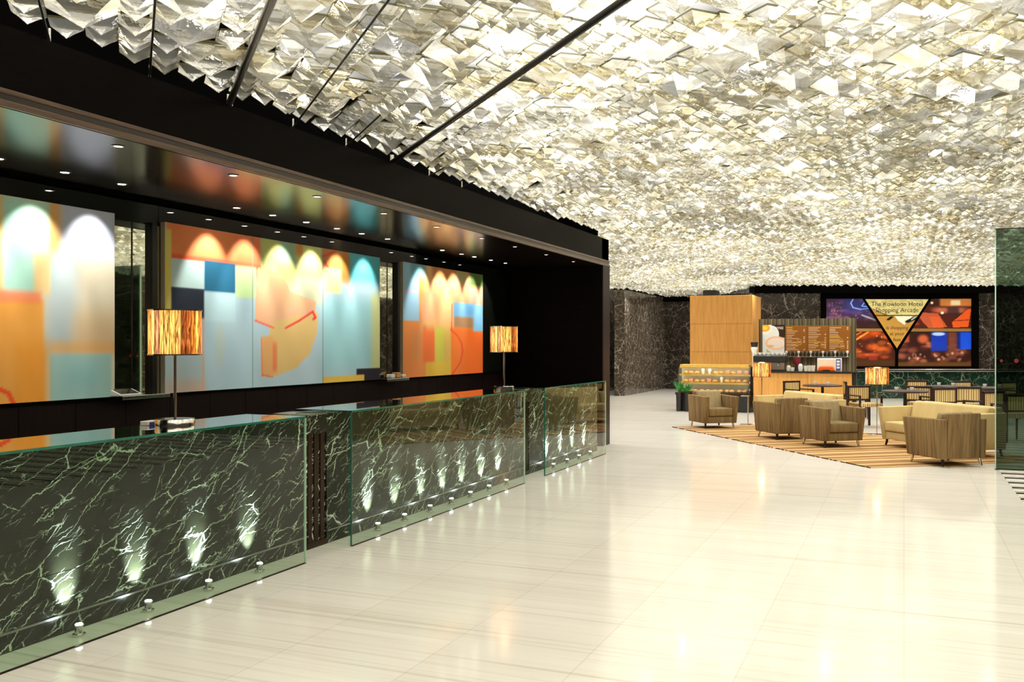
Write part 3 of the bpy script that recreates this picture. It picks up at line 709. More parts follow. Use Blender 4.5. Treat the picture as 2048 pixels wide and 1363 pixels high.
# soffit downlights
dl0 = empty('downlight', (0,0,0), 0, 'x', 'downlight')
MB().lathe([(.030,0), (.046,-.001), (.048,-.005), (.040,-.007), (.030,-.003)], 20).build('trim_ring', MT['chrome'], dl0, smooth=True)
MB().lathe([(0,-.004), (.030,-.003), (.029,-.001), (0,-.001)], 20).build('lamp_lens', MT['lens'], dl0)
dl1 = empty('downlight', (0,0,0), 0, 'x', 'downlight')
MB().lathe([(.026,0), (.040,-.001), (.042,-.004), (.034,-.006), (.026,-.003)], 20).build('trim_ring', MT['chrome'], dl1, smooth=True)
MB().lathe([(0,-.004), (.026,-.003), (.025,-.001), (0,-.001)], 20).build('lamp_lens', MT['lensdim'], dl1)
def ground(px, py, z):
    D = FPX*(z-CAMZ)/(690-py); return W(px, D)
f0 = f1b = True
rowA = [ground(*q, ZS)[1] for q in ((9,313),(138,341),(249,365),(475,413),(546,428),(612,442),(669,455),(722,465),(770,476),(873,499),(908,507),(941,512),(972,519),(1001,525))]
rowA = [rowA[0]-.62]+rowA
for kk, y in enumerate(rowA):
    lb, gp = ORD[kk]+' from the left of the bright downlights in the rear row of the black soffit', 'rear row of downlights'
    if f0: dl0.location = (-5.69, y, ZS-.008); dl0['label'] = lb; dl0['group'] = gp; f0 = False
    else: dup(dl0, (-5.69, y, ZS-.008), 0, lb, gp)
    spot((-5.69, y, ZS-.03), (-6.05, y, 2.16), SPOT_ART, 64, .55, (1,.97,.93), .03)
for kk, q in enumerate(((240,289),(467,348),(631,391),(763,425),(866,452),(954,475),(1021,492),(1081,508),(1131,522))):
    y = ground(*q, ZS)[1]
    lb, gp = ORD[kk]+' from the left of the dim downlights in the front row of the soffit', 'front row of downlights'
    if f1b: dl1.location = (-4.63, y, ZS-.008); dl1['label'] = lb; dl1['group'] = gp; f1b = False
    else: dup(dl1, (-4.63, y, ZS-.008), 0, lb, gp)
    spot((-4.63, y, ZS-.03), (-4.63, y, 1), SPOT_DOWN, 70, .8, (1,.85,.7), .02)

# lamps
def shade_lamp(name, loc, h, sr, sh, base_r, base_h, label, cat, watt):
    root = empty(name, loc, 0, label, cat)
    MB().lathe([(0,0), (base_r,0), (base_r,base_h*.9), (base_r*.97,base_h), (0,base_h)], 32).build('base', MT['chrome'], root, smooth=True)
    MB().tube([(0,0,base_h), (0,0,h-sh*.5)], .010, 10).build('pole', MT['chrome'], root, smooth=True)
    s = MB().lathe([(sr,-sh/2), (sr,sh/2), (sr-.006,sh/2), (sr-.006,-sh/2), (sr,-sh/2)], 60).build('lamp_shade', MT['shade'], root, (0,0,h-sh/2))
    MB().lathe([(sr-.008,-sh/2-.004), (sr+.004,-sh/2-.004), (sr+.004,-sh/2+.004), (sr-.008,-sh/2+.004), (sr-.008,-sh/2-.004)], 48).build('shade_rim', MT['chrome'], s, (0,0,0))
    MB().lathe([(sr-.008,sh/2-.004), (sr+.004,sh/2-.004), (sr+.004,sh/2+.004), (sr-.008,sh/2+.004), (sr-.008,sh/2-.004)], 48).build('shade_rim', MT['chrome'], s, (0,0,0))
    MB().lathe([(0,-.05), (.02,-.04), (.03,0), (.02,.03), (0,.04)], 16).build('bulb', MT['lensdim'], root, (0,0,h-sh/2), smooth=True)
    l = bpy.data.lights.new('lamp', 'POINT'); l.energy = watt; l.color = (1,.62,.3); l.shadow_soft_size = .05
    lo = bpy.data.objects.new('lamp_light', l); COL.objects.link(lo); lo.location = (loc[0], loc[1], loc[2]+h+.03)
ly = onX(350, -4.36)
shade_lamp('table_lamp', (-4.36, ly, ZC), .745, .165, .285, .125, .045, 'table lamp with glowing amber stone-strip shade on the nearest counter', 'table lamp', 2.5)
ly2 = onX(1008, -4.36)
shade_lamp('table_lamp', (-4.36, ly2, ZC), .74, .162, .30, .12, .04, 'table lamp with glowing amber stone-strip shade on the middle counter', 'table lamp', 2.5)
shade_lamp('floor_lamp', (-2.75, 20.1, 0.0), 1.235, .185, .29, .16, .02, 'slim floor lamp with glowing orange drum shade in front of the coffee counter', 'floor lamp', 3)
lx, lyy = W(1754, 16.6)
shade_lamp('floor_lamp', (lx, lyy, 0.0), 1.20, .195, .29, .16, .02, 'slim floor lamp with orange drum shade behind the cream sofa on the right', 'floor lamp', 3)
# small counter items
def item(name, mb, m, loc, label, cat, rz=0, group=None): return tag(mb.build(name, m, None, loc, rz), label, cat, group)
cx0 = -4.50
ci = empty('reflection_block', (-4.54, onX(300, -4.54), ZC), .1, 'blue and white block imitating reflections just left of the near table lamp base', 'reflection block')  # solid block standing in for blue and white reflections on the counter
MB().box(-.03, .03, -.06, .06, 0, .028, .003).build('white_reflection', MT['paper'], ci)
MB().box(.0305, .033, -.045, .045, .006, .022).build('blue_reflection', MT['blue'], ci)

# ------------------------------------------------------------------ lounge seating
def seat(wd, dp, fab, seatm, backm, name, label, cat, loc, rz, hb=.70):
    root = empty(name, loc, rz, label, cat); h = wd/2; z0 = .10; za = .61; aw = .10
    for s in (-1, 1):
        xo, xi = s*h, s*(h-aw)
        o0 = s*(h-.02)
        pts = [(o0,-dp/2+.07,z0), (xi,-dp/2+.07,z0), (xi,dp/2-.02,z0), (o0,dp/2-.02,z0), (xo,-dp/2,za), (xi-s*.0,-dp/2,za), (xi,dp/2-.02,za+.01), (xo,dp/2-.02,za+.01)]
        if s < 0: pts = [pts[i] for i in (1,0,3,2,5,4,7,6)]
        MB().hexa(pts, .014, 3).build('arm', fab, root, smooth=True)
    MB().hexa([(-h+aw+.004, dp/2-.13, z0), (h-aw-.004, dp/2-.13, z0), (h-aw-.004, dp/2-.03, z0), (-h+aw+.004, dp/2-.03, z0),
               (-h+aw+.004, dp/2-.14, hb-.02), (h-aw-.004, dp/2-.14, hb-.02), (h-aw-.004, dp/2, hb), (-h+aw+.004, dp/2, hb)], .02, 3).build('back_frame', fab, root, smooth=True)
    MB().hexa([(-h+aw+.006, dp/2-.33, .36), (h-aw-.006, dp/2-.33, .36), (h-aw-.006, dp/2-.14, .36), (-h+aw+.006, dp/2-.14, .36),
               (-h+aw+.006, dp/2-.24, hb), (h-aw-.006, dp/2-.24, hb), (h-aw-.006, dp/2-.135, hb+.005), (-h+aw+.006, dp/2-.135, hb+.005)], .035, 4).build('back_cushion', backm, root, smooth=True)
    MB().box(-h+aw+.004, h-aw-.004, -dp/2+.05, dp/2-.2, .23, .385, .03, 4).build('seat_cushion', seatm, root, smooth=True)
    MB().box(-h+aw+.002, h-aw-.002, -dp/2+.075, dp/2-.14, z0+.002, .226, .008).build('front_panel', seatm, root, smooth=True)
    for sx in (-1, 1):
        for sy in (-1, 1):
            x, y = sx*(h-.07), (dp/2-.08)*sy+(.05 if sy < 0 else 0)
            MB().tube([(x, y, z0+.01), (x+sx*.005, y+sy*.005, .05), (x+sx*.012, y+sy*.02, .002)], [.022, .018, .014], 10).build('leg', MT['chrome'] if sx*sy < 0 else MT['blackmetal'], root, smooth=True)
    return root
def arm(cx, cy, rz, label): return seat(.71, .80, MT['olive'], MT['oliveseat'], MT['backcush'], 'armchair', label, 'armchair', (cx, cy, .014), rz)
RA = math.atan2(.8, .6)-math.pi/2+math.pi/2   # helper angle 53.13 deg
a_m = math.radians(36.87)
arm(-3.42, 18.24, a_m, 'olive fabric armchair farthest left, facing right, in front of the pastry case')
arm(-1.93, 16.64, a_m+math.pi, 'olive armchair seen from behind, second from the left in front of the first cream sofa')
arm(-1.06, 15.64, a_m, 'olive armchair in the middle, seat turned to the front right, back to back with another')
arm(.50, 13.86, a_m+math.pi, 'nearest olive armchair, seen from behind at the front corner of the rug')
for k, (fx, fy, lb) in enumerate(((-2.70, 18.62, 'golden cream sofa behind the two left armchairs, before the coffee counter'), (-.40, 16.0, 'golden cream sofa at the right behind the nearest armchair, next to the glass screen'))):
    ln = 1.85; c_ = Vector((fx, fy))-E1*ln/2+E2*.42
    seat(ln, .82, MT['sofafab'], MT['sofafab'], MT['sofafab'], 'sofa', lb, 'sofa', (c_.x, c_.y, .014 if k else .014), -math.radians(53.13), .70)
# small side table between chair and lamp
sx_, sy_ = W(1493, 18.9)
st_ = empty('side_table', (sx_, sy_, 0), 0, 'slim chrome pedestal side table between the left armchair and the next one', 'side table')
MB().lathe([(0,0), (.13,0), (.13,.006), (.03,.014), (0,.014)], 28).build('base', MT['chrome'], st_, smooth=True)
MB().tube([(.03,0,.01), (.03,0,.57)], .012, 10).build('pedestal', MT['chrome'], st_, smooth=True)
MB().box(-.10, .06, -.10, .10, .57, .585, .004).build('tabletop', MT['chrome'], st_)

# ------------------------------------------------------------------ dining chairs and tables behind the lounge
def dchair():
    root = empty('dining_chair', (0,0,0), 0, 'x', 'dining chair', 'dining chairs behind the sofas')
    MB().box(-.24, .24, -.25, .22, .40, .47, .02).build('seat', MT['chairstripe'], root)
    fr = MB().box(-.25, -.215, .20, .245, 0, .80, .006).box(.215, .25, .20, .245, 0, .80, .006).box(-.25, .25, .20, .25, .76, .80, .008).box(-.22, .22, .205, .24, .50, .53, .004)
    fr.build('back_frame', MT['darkwood'], root)
    MB().box(-.213, .213, .205, .237, .532, .758, .008).build('back_pad', MT['chairstripe'], root)
    for x in (-.22, .22): MB().tube([(x,-.22,.40), (x,-.225,0)], [.02, .014], 8).build('leg', MT['darkwood'], root)
    for x in (-1, 1): MB().box(x*.232-.018, x*.232+.018, -.22, .20, .60, .625, .005).box(x*.232-.016, x*.232+.016, -.22, -.18, .40, .60, .004).build('armrest', MT['darkwood'], root)
    return root
dc = dchair(); first = True
DCH = [(1842, 21.2, 0, 'dark framed dining chair against the green marble, left of the two tallest looking ones'),
       (1840, 18.6, 2.6, 'dark dining chair with cream striped back just behind the right sofa, left one'),
       (1875, 17.9, 3.3, 'dining chair with bright striped back directly above the right sofa, in its middle'),
       (1940, 20.8, .3, 'dark framed dining chair against the green marble, right of the other one'),
       (1928, 18.3, 3.0, 'striped back dining chair at the right, in front of the chair by the marble'),
       (1966, 16.6, 3.5, 'dark dining chair nearest the edge of the glass screen'),
       (1730, 18.4, .2, 'dining chair with cream top behind the right floor lamp'),
       (1598, 20.9, .5, 'dining chair back showing just above the left cream sofa'),
       (1712, 20.6, 1.3, 'dark dining chair at the right end of the coffee counter'),
       (2024, 15.6, 3.2, 'dining chair seen dimly through the dark glass screen'),
       (2035, 20.5, .4, 'far dining chair seen dimly through the dark glass screen')]
for px, D, rz, lb in DCH:
    x, y = W(px, D)
    if first: dc.location = (x, y, 0); dc.rotation_euler.z = rz+YAW; dc['label'] = lb; first = False
    else: dup(dc, (x, y, 0), rz+YAW, lb)
tbl = empty('dining_table', (0,0,0), 0, 'x', 'dining table', 'round dark dining tables')
MB().lathe([(0,.70), (.40,.70), (.42,.715), (.42,.725), (.40,.735), (0,.735)], 36).build('tabletop', MT['darkwood'], tbl, smooth=True)
MB().lathe([(0,0), (.22,0), (.22,.015), (.035,.04), (.03,.68), (.10,.70), (0,.70)], 20).build('pedestal', MT['blackmetal'], tbl, smooth=True)
cup_me = MB().lathe([(0,0), (.02,0), (.035,.03), (.038,.07), (.034,.07), (.03,.03), (0,.01)], 14).mesh('cup', True); cup_me.materials.append(MT['white'])
first = True
for px, D, lb in ((1810, 17.9, 'round dark dining table beside the right floor lamp'), (1645, 20.5, 'round dark dining table before the coffee counter'),
                  (1893, 20.0, 'round dark dining table between the two far chairs'), (1985, 19.3, 'round dark dining table next to the glass screen edge')):
    x, y = W(px, D)
    if first: tbl.location = (x, y, 0); tbl['label'] = lb; first = False
    else: dup(tbl, (x, y, 0), 0, lb)
    wh = lb.split('table ')[1]
    for q, (dx_, dy_) in enumerate(((-.15,-.1), (.12,-.15))):
        o = bpy.data.objects.new('cup', cup_me); COL.objects.link(o); o.location = (x+dx_, y+dy_, .735)
        tag(o, ['left', 'right'][q]+' white cup on the round table '+wh, 'cup', 'cups on the table '+wh)

# ------------------------------------------------------------------ coffee kiosk
YC = 22.7
tb_ = empty('oak_cabinet', (-4.335, 24.95, 0), 0, 'tall honey oak cabinet block standing behind the pastry case', 'cabinet')
MB().box(-.795, .795, -.75, .75, 0, 2.88, .004).build('carcass', MT['honeywood'], tb_)
MB().box(-.790, .790, -.7525, -.7502, 1.43, 1.434).box(-.790, .790, -.7525, -.7502, 2.15, 2.154).build('panel_joints', MT['trimwood'], tb_)
MB().box(-.55, -.2, -.3, .2, 2.88, 3.05, .01).build('top_box', MT['black'], tb_)
kc = empty('coffee_counter', (-2.16, YC+.35, 0), 0, 'honey oak coffee counter with dark stone top below the menu board', 'counter')
MB().box(-1.14, .1, -.35, .35, .08, .955, .003).box(.105, 1.06, -.36, .35, .08, .955, .003).build('oak_front', MT['honeywood'], kc)
MB().box(-1.14, 1.16, -.39, .38, .957, .995, .004).build('stone_top', MT['darktop'], kc)
MB().box(-1.12, 1.05, -.30, .33, 0, .08).build('plinth', MT['black'], kc)
MB().box(1.065, 1.15, -.3, .3, 0, .956).build('end_post', MT['black'], kc)
# menu wall
mw = empty('menu_wall', (-2.27, 24.6, 0), 0, 'ribbed grey-brown panel behind the coffee counter carrying the menu boards', 'menu wall')
MB().box(-1.17, 1.18, 0, .08, 0, 2.27, .003).build('ribbed_panel', MT['panelstripe'], mw)
def mpos(px, py):   # local coords on menu wall front
    X = onY(px, 24.58); D = -S_*X+C_*24.58; return X+2.27, CAMZ+(690-py)*D/FPX
def board(px0, px1, py0, py1, name, fn, nu, nv, parent, m):
    x0, z1 = mpos(px0, py0); x1, _ = mpos(px1, py0); z0 = mpos((px0+px1)/2, py1)[1]
    MB().box(x0, x1, -.02, -.001, z0, z1).build(name, MT['bronze'], parent)
    gridmesh(name+'_print', nu, nv, fn, lambda u, v: np.column_stack([x0+(x1-x0)*u, np.full(len(u), -.0215), z1-(z1-z0)*v]), m, parent)
    return x0, x1, z0, z1
def coffee_img(u, v):
    a = Art(u, v, (216,226,224)); a.box(.42, 1.1, -.1, .42, (50,34,24), 1, .02, .02)
    a.ell(.42, .32, .34, .30, (226,232,230), 1, .04).ell(.06, .12, .38, .20, (240,240,236), 1, .05).ell(.1, .10, .26, .13, (236,170,60), 1, .1).ell(.1, .10, .14, .07, (250,210,80), 1, .3)
    a.ell(.5, .85, .34, .15, (150,176,130), .9, .1).ell(.62, .66, .50, .27, (214,222,226), 1, .04)
    a.ell(.62, .60, .50, .23, (236,190,150), 1, .05).ell(.62, .60, .42, .18, (234,220,208), 1, .12).ell(.38, .70, .18, .05, (226,170,110), .8, .5); return a.c
def menu_img(seed, heavy):
    def f(u, v):
        r = np.random.default_rng(seed); a = Art(u, v, (140,86,28)); a.box(0, 1, .0, .03, (160,120,60), .6, .01, .01)
        y = .06
        while y < .93:
            x = .06; ln = r.uniform(.25, .6); c = (236,196,70) if r.random() < .35 else (214,190,170)
            a.box(x, x+ln, y, y+.028, c, .8, .01, .006)
            if r.random() < .6: a.box(.84, .9, y, y+.03, (240,230,220), .9, .01, .006)
            y += r.uniform(.055, .085)
        for _ in range(2): 
            cx, cy, q = r.uniform(.3, .8), r.uniform(.5, .9), r.uniform(.08, .13)
            a.ell(cx, cy, q*1.0, q*1.0, (206,160,80), .7, .1).ell(cx, cy, q*.8, q*.8, (140,86,28), .8, .1).box(cx-.07, cx+.07, cy-.02, cy+.02, (226,190,120), .8, .01, .01)
        return a.c
    return f
cb = board(1525, 1569, 649.5, 710, 'coffee_poster', coffee_img, 70, 90, mw, MT['colsign'])
for q, (a_, b2) in enumerate(((1570.5, 1614), (1614.5, 1656), (1656.5, 1701))):
    board(a_, b2, 651, 704, 'menu_board', menu_img(q+3, 0), 90, 110, mw, MT['colsign'])
def text(s, size, m, parent, loc, rot, name='lettering', align='CENTER', ext=.002):
    cu = bpy.data.curves.new('t', 'FONT'); cu.body = s; cu.size = size; cu.align_x = align; cu.align_y = 'CENTER'; cu.extrude = ext; cu.resolution_u = 2
    t = bpy.data.objects.new('t', cu); COL.objects.link(t); bpy.context.view_layer.update()
    me = bpy.data.meshes.new_from_object(t.evaluated_get(bpy.context.evaluated_depsgraph_get())); bpy.data.objects.remove(t)
    o = bpy.data.objects.new(name, me); COL.objects.link(o); me.materials.clear(); me.materials.append(m)
    o.parent = parent; o.location = loc; o.rotation_euler = rot; return o
text('COFFEE', .085, MT['paper'], mw, (cb[0]+.72*(cb[1]-cb[0])-.02, -.023, cb[3]-.085), (math.pi/2, 0, 0))
# hanging glasses under the menu
for k in range(16):
    px = 1573+k*8.1; X = onY(px, 24.5); 
    tag(MB().lathe([(0,0), (.03,0), (.01,.01), (.008,.06), (.035,.10), (.03,.14), (0,.14)], 10).build('wine_glass', MT['steel'] if k % 3 else MT['white'], None, (X, 24.5, 1.32), 0, True),
        ORD[k]+' from the left of the upturned glasses on the shelf under the menu boards', 'glass', 'glasses under the menu boards')
sh = tag(MB().box(-2.95, -1.25, 24.40, 24.598, 1.30, 1.32).build('glass_shelf', MT['steel']), 'thin steel shelf of glasses under the menu boards', 'shelf')
# things on the coffee counter
zt = .995
def kx(px, y=23.0): return onY(px, y)
cm = empty('coffee_machine', (kx(1540), 23.1, zt), 0, 'black and steel coffee machine with cups on top at the left of the coffee counter', 'coffee machine')
MB().box(-.38, .38, -.22, .22, .20, .36, .02).build('top_housing', MT['black'], cm)
MB().box(-.34, .34, -.10, .22, .02, .20, .01).build('body', MT['steel'], cm)
MB().box(-.36, .36, -.22, .22, 0, .03, .005).build('drip_tray', MT['black'], cm)
for x in (-.2, .0, .2): MB().tube([(x,-.10,.18), (x,-.17,.17), (x,-.17,.12)], .02, 8).build('brew_group', MT['chrome'], cm)
for k in range(14):
    o = bpy.data.objects.new('cup', cup_me); COL.objects.link(o); o.location = (kx(1540)-.33+k*.05, 22.98+.06*(k % 2), zt+.36)
    tag(o, ORD[k]+' from the left of the white cups on the black coffee machine', 'cup', 'cups on the coffee machine')
gr = empty('coffee_grinder', (kx(1506), 23.22, zt), 0, 'white and black coffee grinder at the left end of the coffee counter', 'grinder')
MB().lathe([(0,0), (.08,0), (.08,.02), (.05,.03), (.05,.40), (.085,.52), (.08,.56), (0,.56)], 18).build('white_body', MT['white'], gr, smooth=True)
MB().lathe([(0,.56), (.07,.56), (.09,.66), (.09,.68), (0,.68)], 18).build('black_hopper', MT['black'], gr, smooth=True)
mo = empty('toaster_oven', (kx(1658), 23.1, zt), 0, 'white framed toaster oven with blue panel and orange tray on the coffee counter', 'oven')
MB().box(-.27, .27, -.02, .18, 0, .30, .01).build('white_body', MT['paper'], mo)
MB().box(-.25, .12, -.026, -.021, .05, .27).build('glass_door', MT['caselight'] if False else MT['cream'], mo)
MB().box(.15, .25, -.027, -.021, .02, .28).build('blue_panel', MT['blue'], mo)
for zz in (.06, .13, .2): MB().box(.165, .235, -.031, -.027, zz, zz+.05).build('white_button', MT['paper'], mo)
MB().hexa([(-.26,-.16,.0), (.14,-.16,.0), (.14,-.03,.0), (-.26,-.03,.0), (-.21,-.16,.11), (.09,-.16,.11), (.09,-.03,.12), (-.21,-.03,.12)], .02).build('orange_tray', MT['orange'], mo)
MB().box(-.14, .02, -.165, -.16, .0, .035).build('tray_slot', MT['black'], mo)
for k, (px, h_, m_, nm, lb) in enumerate(((1577, .13, 'cream', 'jar', 'pale jar just right of the coffee machine'), (1585, .08, 'white', 'bowl', 'low white bowl left of the white teapot'),
        (1601, .17, 'white', 'teapot', 'tall white pot in the middle of the coffee counter'), (1612, .12, 'white', 'mug', 'first white mug right of the tall white pot'),
        (1619, .13, 'cream', 'mug', 'cream mug between two white ones on the coffee counter'), (1626, .13, 'white', 'mug', 'white mug next to the toaster oven'))):
    o = MB().lathe([(0,0), (.045,0), (.055,h_*.4), (.05,h_*.8), (.03,h_*.9), (.03,h_), (.0,h_)] if nm in ('teapot', 'jar') else [(0,0), (.04,0), (.052,h_), (.046,h_), (.036,.012), (0,.01)], 16).build(nm, MT[m_], None, (kx(px), 23.0, zt), 0, True)
    tag(o, lb, nm)
kt = empty('red_kettle', (kx(1592), 23.25, zt), 0, 'dark red blender behind the cups on the coffee counter', 'blender')
MB().lathe([(0,0), (.08,0), (.07,.10), (.05,.11), (.0,.11)], 16).build('base', MT['black'], kt, smooth=True)
MB().lathe([(0,.11), (.05,.11), (.085,.30), (.085,.32), (.0,.32)], 16).build('jug', MT['red'], kt, smooth=True)
kt.name = 'blender'
# pastry display case
pc = empty('pastry_case', (-4.25, 22.95, 0), 0, 'glass pastry display case with lit shelves on a dark base', 'display case')
MB().box(-.88, .88, -.35, .35, .0, .40, .006).build('dark_base', MT['black'], pc)
MB().box(-.90, .90, -.37, .36, .40, .455, .004).build('base_rim', MT['darkwood'], pc)
MB().box(-.88, .88, .30, .36, .455, 1.08).build('back_panel', MT['cream'], pc)
MB().box(-.84, .82, -.10, .37, 1.08, 1.13, .008).build('yellow_top', MT['yellowtop'], pc)
for s in (-1, 1):
    MB().hexa([(s*.86-.015,-.34,.455), (s*.86+.015,-.34,.455), (s*.86+.015,.30,.455), (s*.86-.015,.30,.455), (s*.86-.015,-.12,1.08), (s*.86+.015,-.12,1.08), (s*.86+.015,.30,1.08), (s*.86-.015,.30,1.08)]).build('side_glass', MT['caseglass'] if s < 0 else MT['black'], pc)
MB().hexa([(-.84,-.345,.455), (.84,-.345,.455), (.84,-.335,.455), (-.84,-.335,.455), (-.84,-.13,1.085), (.84,-.13,1.085), (.84,-.12,1.085), (-.84,-.12,1.085)]).build('front_glass', MT['caseglass'], pc)
for zz, y0_ in ((.68, -.23), (.88, -.17)):
    MB().box(-.84, .84, y0_, .30, zz, zz+.015).build('shelf', MT['yellowtop'], pc)
    MB().box(-.84, .84, y0_-.008, y0_, zz-.022, zz+.018).build('shelf_lip', MT['yellowtop'], pc)
    MB().box(-.82, .82, y0_+.01, y0_+.03, zz-.018, zz-.002).build('shelf_light', MT['caselight'], pc)
MB().box(-.84, .84, -.118, -.11, 1.045, 1.08).build('top_lip', MT['yellowtop'], pc)
MB().box(-.82, .82, -.08, -.04, 1.06, 1.078).build('shelf_light', MT['caselight'], pc)
for k in range(3): MB().box(.876, .882, -.345+k*.0, -.30, .52+k*.17, .56+k*.17).build('price_tag', MT['paper'], pc)
pm = [MB().lathe([(0,0), (.055,0), (.068,.03), (.05,.065), (0,.08)], 12).mesh('pastry', True), MB().box(-.05, .05, -.045, .045, 0, .09, .012).mesh('cake_slice', True), MB().lathe([(0,0), (.03,0), (.04,.11), (.035,.13), (0,.13)], 12).mesh('dessert_glass', True)]
for q, (me_, mm) in enumerate(zip(pm, ('pastry', 'pink', 'white'))): me_.materials.append(MT[mm])
SH = [(.695, 'middle shelf', -.05), (.895, 'top shelf', .02), (.4551, 'bottom shelf', -.15)]
for zz, sn, yy in SH:
    for k in range(11):
        q = random.choice((0, 0, 1, 2)) if sn != 'bottom shelf' else 0
        nm = ('pastry', 'cake_slice', 'dessert_glass')[q]; wd = ('golden round pastry', 'pink square cake slice', 'small white dessert glass')[q]
        o = bpy.data.objects.new(nm, pm[q]); COL.objects.link(o); o.location = (-4.25-.72+k*.145+random.uniform(-.02,.02), 22.95+yy+random.uniform(-.03,.06), zz+.0)
        tag(o, wd+', '+ORD[k]+' from left on the '+sn+' of the case', nm.replace('_', ' '), ('pastries' if q == 0 else wd+'s')+' on the '+sn)
# two potted plants in the case's left corner
for k, (px, hh) in enumerate(((1357, .30), (1373, .24))):
    X = onY(px, 22.45); pr = empty('potted_plant', (X, 22.5, .0), 0, ['leafy green plant at the left corner of the pastry case', 'shorter leafy plant right of the other, before the pastry case'][k], 'plant')
    MB().lathe([(0,0), (.06,0), (.075,.42), (.07,.46), (.0,.46)], 14).build('pot', MT['terra'], pr, smooth=True)
    lf = MB()
    for q in range(70):
        an = random.uniform(0, 6.28); rr = random.uniform(.04, .2); z1 = .46+random.uniform(.08, hh)
        p0 = Vector((0,0,.46)); p1 = Vector((rr*math.cos(an), rr*math.sin(an), z1)); sd = Vector((-math.sin(an), math.cos(an), 0))*.02
        mid = (p0+p1)/2; vs = [lf.bm.verts.new(v) for v in (p0, mid+sd, p1, mid-sd)]; lf.bm.faces.new(vs)
    lf.build('foliage', MT['leaf'], pr)

# ------------------------------------------------------------------ framed arcade sign on the far wall
def wpx(px, py, d=.06):   # local (lat, z) on the poster wall
    D = DW-d; return (px-1024)/FPX*D, CAMZ+(690-py)*D/FPX
X0, Z1 = wpx(1652, 597); X1, Z0 = wpx(1943, 732)
root = empty('arcade_sign', (ox, oy, 0), YAW, 'wide black framed sign with four night photographs and a gold lettered triangle', 'sign')
fx0, fz1 = wpx(1643, 585.5); fx1, fz0 = wpx(1957, 737)
MB().box(fx0, X0, -.09, -.001, fz0, fz1).box(X1, fx1, -.09, -.001, fz0, fz1).box(X0, X1, -.09, -.001, Z1, fz1).box(X0, X1, -.09, -.001, fz0, Z0).build('frame', MT['void'], root)
MB().box(X0, X1, -.04, -.001, Z0, Z1).build('backing', MT['black'], root)
def photo(name, px0, px1, py0, py1, fn, nu=110, nv=60):
    x0, z1 = wpx(px0, py0); x1, z0 = wpx(px1, py1)
    gridmesh(name, nu, nv, fn, lambda u, v: np.column_stack([x0+(x1-x0)*u, np.full(len(u), -.045), z1-(z1-z0)*v]), MT['colemit'], root)
def blobs(base, cols, n, seed, rx=(.03,.12), rt=(.03,.12), ylim=(0,1), a=.8):
    def f(A):
        r = np.random.default_rng(seed)
        for _ in range(n):
            A.ell(r.uniform(0,1), r.uniform(*ylim), r.uniform(*rx), r.uniform(*rt), cols[r.integers(len(cols))], a*r.uniform(.4,1), .7)
        return A
    return f
def ph1(u, v):
    A = Art(u, v, (52,34,58)); blobs(0, [(120,70,110), (90,60,90), (60,40,90), (150,90,120)], 60, 1)(A)
    blobs(0, [(230,190,210), (240,160,160), (180,150,220)], 40, 2, (.006,.012), (.01,.025), (.1,.8))(A)
    A.box(.3, 1.1, -.1, .45, (40,50,130), .55, .1, .15)
    A.line([(.47,.02), (.43,.15), (.47,.3), (.6,.36), (.85,.30)], .012, .022, (120,170,240)).line([(.66,.14), (.62,.25), (.72,.27), (.72,.12)], .01, .02, (110,160,240))
    A.line([(.62,.55), (.85,.72), (1.0,.82)], .02, .03, (150,160,170)); A.box(.4, 1.1, .72, 1.1, (40,18,16), .8, .05, .08); A.box(-.1, .45, .8, 1.1, (44,30,70), .5, .1, .1); return A.c
def ph2(u, v):
    A = Art(u, v, (56,22,12)); blobs(0, [(190,70,20), (150,50,20), (220,110,40), (80,30,20)], 60, 3, (.04,.14), (.04,.14), (0,.75))(A)
    A.line([(.62,.0), (.40,.28)], .02, .03, (240,140,40)).line([(.52,.0), (.3,.25)], .015, .02, (220,120,30)); blobs(0, [(255,200,120)], 18, 4, (.006,.015), (.01,.03), (.1,.6))(A)
    A.box(-.1, 1.1, .82, 1.1, (66,42,16), .85, .05, .06); A.box(.62, .75, .62, .82, (150,50,30), .7, .02, .03); return A.c
def ph3(u, v):
    A = Art(u, v, (70,26,18)); blobs(0, [(150,60,36), (100,40,26), (60,24,18)], 50, 5)(A)
    A.box(.0, .5, -.1, .25, (40,22,18), .8, .05, .05).box(.48, 1.1, -.1, .25, (206,130,60), .8, .03, .04).box(.66, .82, .05, .22, (220,206,170), .9, .02, .03)
    A.ell(.12, .1, .03, .06, (230,210,180), 1).ell(.35, .14, .025, .05, (230,200,160), 1).box(.4, .9, .30, .48, (196,112,80), .8, .1, .06)
    A.poly([(.1,.45), (.45,.5), (.6,.95), (.3,1.0), (.2,.8)], (196,92,56), .8).poly([(.3,.6), (.48,.6), (.55,1.), (.38,1.)], (206,84,40), .8)
    A.ell(.52, .48, .03, .05, (240,210,190), 1).box(.6, .8, .28, .55, (46,30,36), .8, .04, .05).poly([(.68,.8), (.95,.35), (1.0,.35), (.95,.95), (.7,.98)], (216,84,30), .9)
    A.line([(.72,.75), (.95,.72)], .02, .015, (80,20,10)); return A.c
